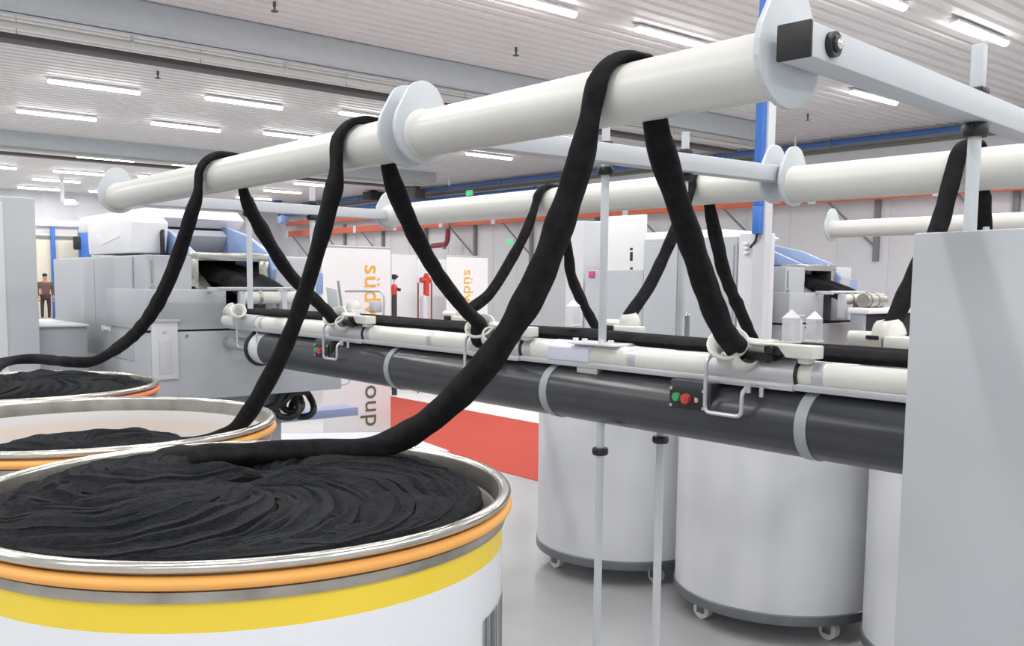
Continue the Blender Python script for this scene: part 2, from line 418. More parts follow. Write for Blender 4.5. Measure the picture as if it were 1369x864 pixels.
# overhead pipes ---------------------------------------------------
def plate(bm, c, rb=.086, rt=.056, h=.072, th=.012):
    """rounded drop-shaped plate in the XZ plane, wide end round the pipe"""
    pts = []; n = 14
    ang = math.asin((rb - rt) / h)
    for i in range(n + 1): a = PI - ang + (PI + 2 * ang) * i / n; pts.append(Vector((c[0] + rb * math.cos(a), c[1], c[2] + rb * math.sin(a) + .012)))
    for i in range(n + 1): a = ang + (PI - 2 * ang) * i / n; pts.append(Vector((c[0] + rt * math.cos(a), c[1], c[2] + h + rt * math.sin(a))))
    prism(bm, pts, (0, th, 0), bev=.002)
def ring_weld(bm, c, r): torus(bm, c, (0, 1, 0), r, .005, 40, 8)
def opipe(label, Xa, Ya, Xb, Yb, z, r, plates, group='overhead pipes of the creel'):
    t = thing('overhead_pipe', (Xa, Ya, z), label, 'pipe', group)
    bm = B(); cyl(bm, (Xa, Ya, z), (Xb, Yb, z), r, 64); ring_weld(bm, (Xa, Ya + .003, z), r); ring_weld(bm, (Xb, Yb - .003, z), r)
    obj('pipe_tube', bm, M_pipe, t)
    for (x, y) in plates: bm = B(); plate(bm, (x, y, z)); obj('flange_plate', bm, M_flange, t)
    return t
opipe('thick white overhead pipe nearest the camera, upper right, black sliver over it', X1, .90, X1, 1.917, ZP, RP, [(X1, .888), (X1, 1.915)])
opipe('white overhead pipe running from the middle flange to the far left end', X1, 1.998, X1 + .03, 4.33, ZP, RP, [(X1, 1.986), (X1 + .03, 4.33)])
opipe('white overhead pipe behind the rail at right, above the grey cabinet', X2, .30, X2, 1.845, 1.985, .0615, [(X2, 1.835)])
opipe('white overhead pipe behind the rail, long middle stretch above the orange beam', X2, 1.925, X2 + .02, 4.40, 1.998, .0600, [(X2, 1.912), (X2 + .02, 4.40)])

# cross arms -------------------------------------------------------
def arm(Y, xa, xb, label, za=1.992, zb=2.046, cap=True, Yb=None):
    t = thing('cross_arm', (xa, Y, za), label, 'arm', 'cross arms of the creel')
    Yb = Y if Yb is None else Yb
    mx = Matrix.Translation((xa, Y, 0)) @ Matrix.Rotation(math.atan2(Yb - Y, xb - xa), 4, 'Z'); L = math.hypot(xb - xa, Yb - Y)
    bm = B(); box(bm, 0, L, -.028, .028, za, zb, .004, mx=mx); obj('arm_beam', bm, M_arm, t)
    if cap:
        bm = B(); box(bm, -.007, .001, -.029, .029, za - .001, zb + .001, .003, mx=mx); obj('end_cap', bm, M_black, t)
        c = mx @ Vector((.058, -.028, (za + zb) / 2)); dn = mx.to_3x3() @ Vector((0, -1, 0))
        bm = B(); cyl(bm, c, c + dn * .010, .0195, 28); wa = obj('washer', bm, M_black, t)
        bm = B(); lathe(bm, [(.0085, .008), (.0085, .016), (.006, .0185), (0, .0195)], c, dn, 20); obj('bolt', bm, M_chrome, wa)
        bm = B(); lathe(bm, [(.0085, .009), (.013, .010), (.012, .014), (.0085, .0145)], c, dn, 24, True); obj('bolt_washer', bm, M_black, wa)
    return t
arm(.842, 1.272, 2.86, 'near grey square cross arm with black end cap at upper right', cap=True, Yb=.968)
arm(1.957, X1 - .03, X2 + .03, 'middle grey cross arm between the front and back overhead pipes', cap=False, Yb=1.880)
arm(4.36, X1 - .02, X2 + .05, 'far grey cross arm above the drawing machine at left', za=1.975, zb=2.025, cap=False)

# posts ------------------------------------------------------------
def post(x, y, z0, z1, r, label, collars, narrow=None, cat='post'):
    t = thing('support_post', (x, y, z0), label, cat, 'posts carrying the creel')
    bm = B(); cyl(bm, (x, y, z0), (x, y, z1), r, 24); cyl(bm, (x, y, z0), (x, y, z0 + .012), r * 2.4, 24) if z0 < .05 else None
    obj('post_tube', bm, M_arm, t)
    for (za, zb) in collars:
        bm = B(); lathe(bm, [(r, za), (r + .010, za), (r + .013, za + .006), (r + .013, zb - .006), (r + .010, zb), (r, zb)], (x, y, 0), seg=24, closed=True); box(bm, x - r - .017, x - r - .006, y - .006, y + .006, za + .005, zb - .005, .002); obj('collar', bm, M_black, t)
    return t
post(2.04, .905 + .0, .0, 1.99, .0135, 'right post under the near cross arm, behind the grey cabinet', [(1.962, 1.99)])
t = thing('support_post', (2.04, .905, 2.047), 'square stub standing up above the near cross arm at right', 'post', 'posts carrying the creel')
bm = B(); box(bm, 2.0275, 2.0525, .8925, .9175, 2.047, 2.153, .003); obj('post_tube', bm, M_arm, t)
bm = B(); box(bm, 2.021, 2.059, .886, .924, 2.047, 2.064, .004); obj('collar', bm, M_black, t)
post(2.04, 1.99, .0, 2.12, .0122, 'middle post in front of the rail with black collars', [(1.968, 1.992), (2.046, 2.066), (1.118, 1.140)])
post(2.335, 1.93, 1.436, 2.12, .0122, 'second post on the middle cross arm, behind the rope-like sliver', [(1.968, 1.990), (2.047, 2.066)])
post(2.21, 1.895, .0, 1.20, .0128, 'lower leg right of the middle post, below the dark duct', [(1.150, 1.172)])
post(1.985, 4.36, 1.50, 2.06, .014, 'far left post below the far cross arm', [(1.950, 1.975), (2.026, 2.042)])
post(2.33, 4.36, 1.50, 2.12, .015, 'second post under the far cross arm, right of the first', [(1.950, 1.975), (2.026, 2.046)])

# rail -------------------------------------------------------------
ZR = 1.424; RR = .0345
GY = (1.48, 2.52, 3.52)
t = rail = thing('rail', (XR, .6, ZR), 'long white horizontal rail pipe in front of the black slivers', 'rail')
for (a, b) in ((.45, 2.01), (2.20, 4.77)):
    bm = B(); cyl(bm, (XR, a, ZR), (XR, b, ZR), RR, 40)
    for yy in ([a, b] if a > 1 else [b]): torus(bm, (XR, yy, ZR), (0, 1, 0), RR - .004, .004, 40, 8)
    obj('rail_tube', bm, M_pipe, t)
bm = B(); box(bm, XR - .036, XR + .05, .45, 4.72, 1.386, 1.404, .003); obj('rail_channel', bm, M_alu, t)
bm = B()
hexp = [Vector((XR + .046 * math.cos(PI / 6 + k * PI / 3), 2.01, ZR + .042 * math.sin(PI / 6 + k * PI / 3))) for k in range(6)]
prism(bm, hexp, (0, .185, 0), bev=.004); obj('clamp_block', bm, M_lilac, t)
bm = B(); box(bm, XR - .05, XR + .08, 1.90, 2.09, ZR + .034, ZR + .041, .002)
for yy in (1.92, 1.96, 2.03, 2.07): cyl(bm, (XR - .035, yy, ZR + .04), (XR - .035, yy, ZR + .052), .009, 8)
obj('clamp_plate', bm, M_white, t)
bm = B(); box(bm, XR - .03, XR + .05, 1.98, 2.07, 1.366, 1.388, .003); cyl(bm, (XR - .02, 2.0, 1.345), (XR - .02, 2.0, 1.368), .008, 10); obj('clamp_foot', bm, M_alu, t)
for yy in (1.235, 1.84, 2.30, 2.86, 3.30, 4.30):
    bm = B(); lathe(bm, [(RR, -.016), (RR + .0025, -.014), (RR + .0025, .014), (RR, .016)], (XR, yy, ZR), (0, 1, 0), 40); obj('joint_ring', bm, M_alu, t)

# suction duct -----------------------------------------------------
XD, ZD, RD = 2.06, 1.300, .0855
t = thing('suction_duct', (XD, .6, ZD), 'fat dark grey plastic duct hanging beneath the white rail', 'duct')
bm = B(); lathe(bm, [(RD - .006, 4.27), (RD, 4.27), (RD, .45), (RD - .006, .45)], (XD, 0, ZD), (0, 1, 0), 72, True); obj('duct_tube', bm, M_duct, t)
for yy in (1.255, 2.185, 3.105):
    bm = B(); lathe(bm, [(RD, -.016), (RD + .003, -.016), (RD + .003, .016), (RD, .016)], (XD, yy, ZD), (0, 1, 0), 72, True); box(bm, XD - .012, XD + .012, yy - .016, yy + .016, ZD + RD, 1.388, .002); obj('strap', bm, M_strap, t)
bm = B(); lathe(bm, [(0, 4.40), (RD - .012, 4.40), (RD - .006, 4.385), (RD - .006, 4.27), (0, 4.27)], (XD, 0, ZD), (0, 1, 0), 48); obj('duct_collar', bm, M_cabl, t)
bm = B(); cyl(bm, (XD + .02, 4.40, ZD), (XD + .02, 4.845, ZD), .035, 32); obj('duct_spigot', bm, M_cabd, t)
bm = B(); torus(bm, (XD, 4.405, ZD), (0, 1, 0), RD - .002, .010, 48, 10); obj('seal_ring', bm, M_black, t)

# sliver guides on the rail ---------------------------------------
def trumpet(bm, c, ax, R, L, rm):
    """flared tube: wide lip at the +axis end"""
    pr = []
    for k in range(9): s = k / 8; pr.append((rm + (R - rm) * s ** 3, -L / 2 + L * s))
    pr.append((R + .004, L / 2 + .004)); pr.append((R + .009, L / 2)); pr.append((R + .009, L / 2 - .006))
    for k in range(8, -1, -1): s = k / 8; pr.append((rm + (R - rm) * s ** 3 + .009, -L / 2 + L * s - .004))
    lathe(bm, pr, c, ax, 32, True)
def near_guide(y, label, lever=False):
    t = thing('sliver_guide', (XR, y, ZR), label, 'sliver guide', 'sliver guides on the near side of the rail')
    bm = B(); cyl(bm, (XR, y - .185, ZR), (XR, y + .085, ZR), RR + .0075, 48); box(bm, XR - .042, XR + .05, y - .185, y + .085, 1.384, 1.40, .003)
    obj('sleeve', bm, M_alu, t)
    bm = B(); torus(bm, (XR, y - .187, ZR), (0, 1, 0), RR + .003, .0055, 48, 8); obj('sleeve_gasket', bm, M_black, t)
    bm = B(); cyl(bm, (XR - .028, y - .105, ZR + .028), (XR - .034, y - .105, ZR + .034), .006, 10); obj('sleeve_hole', bm, M_void, t)
    ax = Vector((-.55, -.28, .62)).normalized(); c = Vector((1.998, y + .008, 1.476))
    bm = B(); trumpet(bm, c + ax * .0, ax, .046, .055, .027); obj('funnel', bm, M_ceram, t)
    bm = B(); c2 = Vector((1.992, y - .045, 1.458)); a2 = Vector((-.35, -.75, .55)).normalized()
    lathe(bm, [(.025, -.017), (.031, -.017), (.033, -.012), (.033, .014), (.030, .019), (.026, .018), (.024, 0)], c2, a2, 32, True); obj('eyelet', bm, M_ceram, t)
    bm = B(); cyl(bm, (2.02, y - .02, 1.492), (2.02, y - .115, 1.486), .019, 24); cyl(bm, (2.02, y - .095, 1.486), (2.02, y - .12, 1.486), .023, 24); obj('arm_tube', bm, M_ceram, t)
    bm = B(); box(bm, 1.985, 2.045, y - .16, y - .105, 1.472, 1.496, .006); cyl(bm, (1.985, y - .13, 1.484), (1.975, y - .13, 1.484), .010, 12); box(bm, 1.99, 2.04, y - .13, y - .05, 1.455, 1.474, .004); obj('pivot', bm, M_black, t)
    bm = B(); prism(bm, [(1.985, y - .245, 1.468), (1.985, y - .245, 1.500), (1.985, y - .06, 1.500), (1.985, y - .06, 1.494), (1.985, y - .145, 1.494), (1.985, y - .170, 1.468)], (.05, 0, 0), bev=.003)
    box(bm, 2.0, 2.03, y - .225, y - .195, ZR + .03, 1.47, .003); obj('bracket', bm, M_ceram, t)
    bm = B(); poly_wire(bm, [(1.990, y + .045, 1.470), (1.952, y + .045, 1.448), (1.952, y + .045, 1.312), (1.952, y - .070, 1.312), (1.952, y - .070, 1.375), (1.985, y - .070, 1.392)], .0055, .018); obj('wire_loop', bm, M_alu, t)
    bm = B(); cyl(bm, (1.975, y - .070, 1.372), (1.975, y - .070, 1.390), .009, 12); obj('loop_screw', bm, M_alu, t)
    bm = B(); cyl(bm, (1.985, y - .105, 1.364), (1.985, y - .105, 1.388), .006, 10); obj('loop_screw', bm, M_alu, t)
    return t
g = near_guide(GY[0], 'aluminium sleeve and pale funnel guide nearest the grey cabinet, fat sliver in it')
g2_ = dup(g, (0, GY[1] - GY[0], 0), 'middle pale funnel guide on the rail, left of the crossing fat sliver')
g3_ = dup(g, (0, GY[2] - GY[0], 0), 'pale funnel guide on the rail left of the white banner letters')
def indicator(x, y, z, label, h=.082, w=.034):
    t = thing('indicator_lamp', (x, y, z), label, 'indicator lamp', 'clear indicator lamps above the guides')
    bm = B(); box(bm, x - w / 2, x + w / 2, y - w / 2, y + w / 2, z, z + h * .72, .003); obj('lens', bm, M_lampcl, t)
    bm = B(); a = [Vector((x + s * w / 2, y + q * w / 2, z + h * .72)) for s, q in ((-1, -1), (1, -1), (1, 1), (-1, 1))]
    vs = [bm.verts.new(v) for v in a]; top = bm.verts.new((x, y, z + h)); bm.faces.new(vs[::-1])
    for k in range(4): bm.faces.new((vs[k], vs[(k + 1) % 4], top))
    obj('lens_top', bm, M_white, t, 0)
    bm = B(); box(bm, x - .02, x + .02, y - .02, y + .02, z - .006, z, .002); obj('lamp_base', bm, M_ceram, t)
for (px, py, X, lab) in ((1057, 456, 2.09, 'clear roof-topped indicator on the right guide, left of two'), (1088, 455, 2.32, 'clear roof-topped indicator on the right guide, right of two'),
                         (766, 434, 2.10, 'pale roof-topped indicator just left of the middle post'), (703, 437, 2.32, 'pale roof-topped indicator right of the fat sliver, before the banner wall')):
    q = atX(px, py, X); indicator(q.x, q.y, q.z, lab)

# guides on the far lane
def far_guide(y, label):
    x = 2.38; z = 1.505
    t = thing('sliver_guide', (x, y, z), label, 'sliver guide', 'sliver guides on the far lane')
    bm = B(); lathe(bm, [(.019, .036), (.024, .037), (.031, .027), (.036, .012), (.038, -.004), (.034, -.012), (.028, -.012), (.027, 0), (.020, .025)], (x, y, z), (-.15, .05, 1), 32, True); obj('funnel', bm, M_ceram, t)
    bm = B(); cyl(bm, (x - .01, y + .025, z - .002), (x - .01, y + .125, z - .002), .016, 20); obj('arm_tube', bm, M_ceram, t)
    bm = B(); box(bm, x - .05, x + .01, y - .065, y + .05, z - .035, z - .005, .006); obj('bracket', bm, M_ceram, t)
    bm = B(); box(bm, x - .055, x - .045, y + .03, y + .075, z - .03, z - .005, .003); obj('pivot', bm, M_black, t)
    bm = B(); box(bm, x - .03, x + .01, y - .03, y + .01, 1.40, z - .03, .004); box(bm, x - .10, x + .02, y - .05, y + .04, 1.395, 1.42, .004); obj('stand', bm, M_steeld, t)
    return t
fg = far_guide(2.19, 'pale dome guide right of the middle post with thin sliver rising from it')
dup(fg, (0, .94, 0), 'pale dome guide on the far lane behind the crossing slivers')
dup(fg, (0, 1.85, 0), 'small pale dome guide on the far lane, left of the middle guides')
# the big guide by the cabinet
x, y, z = 2.38, 1.255, 1.520
t = thing('sliver_guide', (x, y, z), 'pale dome guide on a worn steel bracket beside the grey cabinet', 'sliver guide', 'sliver guides on the far lane')
bm = B(); lathe(bm, [(.022, .034), (.028, .035), (.036, .026), (.043, .008), (.045, -.006), (.040, -.012), (.030, -.012), (.030, 0), (.022, .025)], (x, y, z), (-.1, .1, 1), 32, True); obj('funnel', bm, M_ceram, t)
bm = B(); cyl(bm, (x - .02, y + .03, z - .014), (x - .02, y + .100, z - .014), .017, 20); obj('arm_tube', bm, M_ceram, t)
bm = B(); prism(bm, [(x - .06, y + .045, 1.415), (x - .06, y + .05, 1.47), (x - .06, y + .035, 1.51), (x - .06, y - .01, 1.51), (x - .06, y - .015, 1.475), (x - .06, y - .09, 1.45), (x - .06, y - .10, 1.415)], (.035, 0, 0), bev=.004); obj('stand', bm, M_steeld, t)
bm = B(); box(bm, x - .07, x + .0, y - .10, y - .02, z - .045, z - .005, .008); obj('bracket', bm, M_ceram, t)
bm = B(); box(bm, x - .066, x - .058, y - .005, y + .03, 1.505, 1.515, .002); obj('pivot', bm, M_black, t)
# extra fittings above the rail at left: lever plate, wire hoop
t = thing('lever_bracket', (2.25, 3.85, 1.45), 'grey lever plate with a rod, left of the orange banner letters', 'bracket')
bm = B(); q = atX(440, 425, 2.25); prism(bm, [q, q + Vector((0, -.10, 0)), q + Vector((0, -.07, .14)), q + Vector((0, .03, .15))], (.012, 0, 0), bev=.002); obj('lever_plate', bm, M_arm, t)
bm = B(); cyl(bm, atX(460, 432, 2.22), atX(452, 376, 2.22), .006, 10); obj('lever_rod', bm, M_rackg, t)
t = thing('wire_hoop', (2.25, 3.5, 1.45), 'thin grey bent tube hoop in front of the orange banner letters', 'wire')
bm = B(); poly_wire(bm, [atX(462, 389, 2.26), atX(514, 389, 2.26), atX(513, 424, 2.26)], .006, .05); obj('hoop', bm, M_arm, t)
bm = B(); q = atX(502, 410, 2.24); boxc(bm, q, (.04, .05, .05), .004); obj('sensor_box', bm, M_cabl, t)

# push-button boxes beneath the rail
def control(y, label):
    t = thing('control_box', (1.995, y, 1.335), label, 'control box', 'push-button boxes under the rail')
    bm = B(); box(bm, 1.976, 2.03, y - .075, y + .064, 1.312, 1.386, .004); obj('case', bm, M_duct, t)
    bm = B(); box(bm, 1.971, 1.976, y - .062, y + .062, 1.309, 1.368, .002); fp = obj('face_plate', bm, M_black, t)
    bm = B(); cyl(bm, (1.972, y + .033, 1.340), (1.960, y + .033, 1.340), .0115, 20); obj('start_button', bm, M_green, fp, label='green push button')
    bm = B(); cyl(bm, (1.972, y + .000, 1.338), (1.958, y + .000, 1.338), .0135, 20); cyl(bm, (1.960, y, 1.338), (1.956, y, 1.338), .007, 16); obj('stop_button', bm, M_bred, fp, label='red push button')
    bm = B(); cyl(bm, (1.972, y - .034, 1.337), (1.966, y - .034, 1.337), .007, 14); box(bm, 1.963, 1.967, y - .036, y - .032, 1.331, 1.343, .001); obj('key_switch', bm, M_chrome, fp)
    for (dy, dz) in ((.055, 1.362), (.055, 1.316), (-.055, 1.362), (-.055, 1.316)):
        bm = B(); cyl(bm, (1.972, y + dy, dz), (1.968, y + dy, dz), .0045, 10); obj('screw', bm, M_alu, fp)
    return t
c0 = control(1.60, 'black control box with green and red buttons near the right guide')
dup(c0, (0, 2.02, 0), 'small control box with green and red buttons under the far guide')

# ------------------------------------------------------------------ sliver cans
def can(name, x, y, ztop, label, heapz, group, band=True, far=False, code=False):
    t = thing(name, (x, y, 0), label, 'can', group)
    if not far:
        bm = B(); zb = .09
        lathe(bm, [(0, zb, 0), (.47, zb, 0), (.497, zb + .01, 0), (.500, ztop - .108, 1), (.501, ztop - .062, 2), (.501, ztop - .010, 2), (.494, ztop - .008, 2), (.488, ztop - .045, 3), (.488, ztop - .078, 4), (.488, ztop - .115, 3), (.488, zb + .03, 3), (0, zb + .03, 3)], (x, y, 0), seg=128)
        obj('body', bm, [M_canw, M_yellow, M_steeld, M_cani, M_cans], t)
        bm = B(); torus(bm, (x, y, ztop - .009), (0, 0, 1), .506, .0115, 128, 14, rz=.009); obj('rim', bm, M_steel, t)
        bm = B(); torus(bm, (x, y, ztop - .032), (0, 0, 1), .507, .0125, 128, 14, rz=.0105); obj('bumper_ring', bm, M_orange if ztop and y < 3.4 else M_peach, t)
        bm = B(); lathe(bm, [(.500, ztop - .064), (.506, ztop - .062), (.508, ztop - .054), (.506, ztop - .046), (.500, ztop - .044)], (x, y, 0), seg=128); obj('clamp_band', bm, M_steeld, t)
    else:
        bm = B(); zb = .145
        lathe(bm, [(0, zb), (.49, zb), (.508, zb), (.508, ztop - .01), (.498, ztop - .01), (.496, zb + .03), (0, zb + .03)], (x, y, 0), seg=96)
        obj('body', bm, [M_cang], t)
        bm = B(); lathe(bm, [(.47, .098), (.512, .098), (.515, .104), (.515, .143), (.510, .147), (.47, .147)], (x, y, 0), seg=96, closed=True); obj('base_ring', bm, M_base, t)
        bm = B(); torus(bm, (x, y, ztop - .011), (0, 0, 1), .506, .0125, 96, 12, rz=.011); obj('rim', bm, M_steel, t)
    for k in range(4):
        a = PI / 4 + k * PI / 2 + (.42 if far else 0); cx, cy = x + .42 * math.cos(a), y + .42 * math.sin(a)
        bm = B(); box(bm, cx - .030, cx + .030, cy - .02, cy + .02, .088, .10, .003); box(bm, cx - .030, cx - .022, cy - .02, cy + .02, .03, .095, .003); box(bm, cx + .022, cx + .030, cy - .02, cy + .02, .03, .095, .003); cs = obj('caster', bm, M_base, t)
        bm = B(); cyl(bm, (cx - .019, cy, .045), (cx + .019, cy, .045), .045, 24); obj('wheel', bm, M_nylon, cs)
    if code:
        bm = B(); z1 = ztop - .205; k = 0; rnd = random.Random(3)
        a0 = -1.06; a = a0
        while a < -.62:
            w = rnd.choice((.006, .010, .016)); z0 = z1 - .30
            p = [(a, z0), (a + w, z0), (a + w, z1), (a, z1)]
            vs = [bm.verts.new((x + .5018 * math.cos(q), y + .5018 * math.sin(q), zz)) for q, zz in p]; bm.faces.new(vs)
            a += w + rnd.choice((.006, .010, .014))
        obj('bar_label', bm, M_bar, t, 0)
    return t
ZC = 1.25
CANS = ((.76, 1.70), (.765, 2.765), (.80, 3.84))
can('sliver_can', *CANS[0], ZC, 'big white sliver can with yellow band in the foreground, full of black sliver', 1.23, 'sliver cans on the near side', code=True)
can('sliver_can', *CANS[1], ZC, 'white sliver can behind the foreground one, nearly empty inside', 1.0, 'sliver cans on the near side')
can('sliver_can', *CANS[2], ZC, 'farthest sliver can at left edge with orange ring, full of black sliver', 1.23, 'sliver cans on the near side')
for (x, y, lab) in ((4.01, 1.60, 'scuffed white can partly hidden by the grey cabinet'), (4.01, 2.65, 'scuffed white can in the middle under the dark duct, large'), (4.0, 3.70, 'scuffed white can behind the two thin posts, next to red floor')):
    can('sliver_can', x, y, ZC, lab, 1.2, 'plain white cans on the far side', far=True)
cf = can('sliver_can', 7.83, 4.33, ZC, 'distant can with orange ring seen between machine and grey cabinet', 1.2, 'sliver cans of the next creel')

# ------------------------------------------------------------------ slivers
def rosette(bm, cx, cy, ztop, Rl=.20, off=.258, loops=80, w=.0205, flat=.9, dome=.010, seed=1., layer=.035, per=41, seg=14, phase=0., rings=56, dip=None):
    rnd = random.Random(seed); n = loops * rings; path = []
    for i in range(n):
        tt = i / rings; a = 2 * PI * tt; ph = phase + 2 * PI * tt / per
        rl = Rl * (1 + .05 * noise.noise(Vector((tt * .9, seed, 0)))); of = off * (1 + .07 * noise.noise(Vector((tt * 1.3, seed, 5))))
        x = cx + of * math.cos(ph) + rl * math.cos(a + ph); y = cy + of * math.sin(ph) + rl * math.sin(a + ph)
        rr = math.hypot(x - cx, y - cy)
        # every loop climbs over the one before it; the strand leading in precession lies higher
        lead = math.sin(a)
        z = ztop - layer + layer * (tt / loops) + .016 * lead + .008 * math.sin(tt * 12.9898 + seed) + dome * (1 - (rr / .45) ** 2) * 2 - .02 * max(0, 1 - rr / .10) + .009 * noise.noise(Vector((x * 11, y * 11, tt * 1.7 + seed)))
        if dip:      # the hollow left where the strand is drawn off
            ex = (x - dip[0]) * .764 - (y - dip[1]) * .645; ey = (x - dip[0]) * .645 + (y - dip[1]) * .764
            z -= dip[2] * math.exp(-(ex / .15) ** 2 - (ey / .055) ** 2); z += .018 * math.exp(-(ex / .22) ** 2 - ((ey + .11) / .07) ** 2)
        zm = ztop + .010 - .034 * min(1, max(0, (rr - .22) / .22)) ** 1.5
        if z > zm: z = zm + (z - zm) * .22
        path.append(Vector((x, y, z)))
    tube(bm, path, w, seg, up=(0, 0, 1), flat=flat, groove=.30, ng=6, twist=.02, lump=.6, seed=seed)
    lathe(bm, [(0, ztop - layer - .06), (min(.47, Rl + off + .02), ztop - layer - .06), (min(.46, Rl + off), ztop - layer - .03), (.10, ztop - layer - .022), (0, ztop - layer - .05)], (cx, cy, 0), seg=48)
def sliver(name, label, path, r, n, seed, group, coil=None, flat=.85, rf=None, axis=(X1, ZP, RP)):
    Yv = Vector((0, 1, 0)); px, pz, pr = axis
    def upfn(p, d): return d.cross(Yv)
    def fl(p, f):      # pressed flat where it bears on the pipe
        k = min(1, max(0, (math.hypot(p.x - px, p.z - pz) - pr - .018) / .06)); return .42 + (f - .42) * k
    bm = B(); tube(bm, crom(path, n), r, 20, flat=flat, groove=.10, ng=4, twist=.05, lump=.18, seed=seed, rfun=rf, upfn=upfn, flatfn=fl)
    o = tag(obj(name, bm, M_sliver, None, 60), label, 'sliver', group)
    if coil:
        bm = B(); coil(bm); 
        c = obj('sliver_coil', bm, M_coil, o, 60, label='charcoal coils of sliver piled in the can')
    return o
def over_pipe(Xp, zp, r, ya, yb, side=-1, back=100):
    """arc over an overhead pipe, from the near (side) flank to the other, ya -> yb"""
    out = []; n = 7
    for k in range(n):
        a = math.radians(180 - (180 + back - 90) * k / (n - 1)) if side < 0 else math.radians((180 + back - 90) * k / (n - 1))
        out.append(Vector((Xp + r * math.cos(a), ya + (yb - ya) * k / (n - 1), zp + r * math.sin(a))))
    return out
RW = RP + .0125
def drop_path(px, Xa, Xb, top, yend, zend):
    T = atX(top[0], top[1], Xa); G = Vector((Xb, yend, zend)); m = in_plane(px, T, G); d = (G - m[-1]).normalized()
    return [T] + m + [G, G + d * .028, G + d * .045 + Vector((.012, .005, .002)), G + d * .045 + Vector((.05, .03, .002))]
A = atZ(512, 597, 1.275); Bq = Vector((X1 - RW, 1.262, ZP - .03))
heap = [atZ(204, 622, 1.175), atZ(228, 616, 1.228), atZ(268, 610, 1.258), atZ(330, 607, 1.268), atZ(400, 602, 1.268), atZ(460, 600, 1.268)]
hang = in_plane([(512, 594), (560, 572), (608, 532), (655, 480), (695, 420), (728, 355), (755, 280), (778, 205)], A, Bq)
drop = drop_path([(890, 218), (916, 300), (946, 390), (966, 440)], X1 + RW, 1.985, (877, 166), GY[0] - .022, 1.486)
sliver('sliver', 'thickest black sliver rope from the foreground can over the near pipe', heap + hang + over_pipe(X1, ZP, RW, 1.262, drop[0].y, back=38) + drop, .0295, 240, 1.7, 'black slivers over the front pipe',
       coil=lambda bm: rosette(bm, CANS[0][0] + .01, CANS[0][1] + .03, 1.232, seed=3.1, phase=2.2, Rl=.195, off=.245, dip=(.80, 1.885, .075), seg=18, rings=72))
A = Vector((1.14, 2.60, 1.22)); Bq = Vector((X1 - RW, 2.225, ZP - .03))
lead = [Vector((.93, 2.74, 1.165)), Vector((1.03, 2.70, 1.155)), Vector((1.105, 2.645, 1.175))] + in_plane([(322, 566), (352, 520), (382, 462), (404, 402), (423, 340), (440, 276), (449, 238)], A, Bq)
drop = drop_path([(546, 295), (584, 365), (620, 412), (640, 432)], X1 + RW, 1.975, (521, 228), GY[1], 1.484)
sliver('sliver', 'black sliver rope from the nearly empty can up over the pipe left of the flange', lead + over_pipe(X1, ZP, RW, 2.225, drop[0].y, back=38) + drop, .0270, 200, 4.2, 'black slivers over the front pipe',
       coil=lambda bm: rosette(bm, *CANS[1], 1.150, Rl=.12, off=.125, loops=70, per=36, seed=5.5, rings=40, dome=.016))
A = atZ(140, 480, 1.275); Bq = Vector((X1 - RW + .01, 3.19, ZP - .03))
heap = [atZ(-12, 497, 1.255), atZ(8, 484, 1.268), atZ(45, 480, 1.27), atZ(95, 484, 1.27), atZ(125, 483, 1.27)]
hang = in_plane([(150, 470), (180, 447), (205, 415), (227, 372), (244, 325), (257, 283), (264, 262)], A, Bq)
drop = drop_path([(350, 308), (386, 365), (420, 400), (436, 416)], X1 + RW + .01, 1.98, (328, 264), GY[2], 1.474)
sliver('sliver', 'black sliver rope from the farthest can at left over the far pipe', heap + hang + over_pipe(X1 + .01, ZP, RW, 3.19, drop[0].y, back=38) + drop, .0265, 210, 7.9, 'black slivers over the front pipe',
       coil=lambda bm: rosette(bm, *CANS[2], 1.238, seed=8.4, phase=.6, rings=44, seg=10))
# slivers over the back pipe: guide on the far lane -> pipe -> plain white can behind
def back_sliver(yg, px_mid, px_pipe, px_far, ycan, label, seed, xg=2.38, zg=1.525):
    rw = .0610 + .0125; zp = 1.992
    G = Vector((xg, yg, zg)); Pq = atX(px_pipe[0], px_pipe[1], X2 - rw)
    mid = in_plane(px_mid, G, Pq)
    T = atX(px_far[0][0], px_far[0][1], X2 + rw); C = Vector((3.92, ycan, 1.16))
    tail = [T] + in_plane(px_far[1:], T, C) + [C]
    return sliver('sliver', label, [G + Vector((0, 0, -.03)), G] + mid + over_pipe(X2, zp, rw, Pq.y, T.y, back=35) + tail, .0255, 160, seed, 'black slivers over the back pipe', axis=(X2, zp, .061), coil=lambda bm: rosette(bm, 4.01, ycan, 1.215, seed=seed, loops=60, rings=40, seg=10))
back_sliver(3.10, [(655, 392), (684, 346), (704, 308)], (717, 270), [(752, 293), (760, 340), (771, 388)], 3.70, 'thin black sliver rising behind the crossing ropes to the back pipe, left', 2.2)
back_sliver(2.20, [(866, 386), (886, 346), (905, 302)], (922, 262), [(948, 273), (960, 330), (976, 385)], 2.65, 'black sliver seen beside the widest drop, rising from the guide right of the post', 5.1)
back_sliver(1.25, [(1208, 400), (1232, 350), (1256, 300)], (1276, 240), [(1312, 255), (1316, 300)], 1.60, 'black sliver at right disappearing behind the grey cabinet', 9.3)
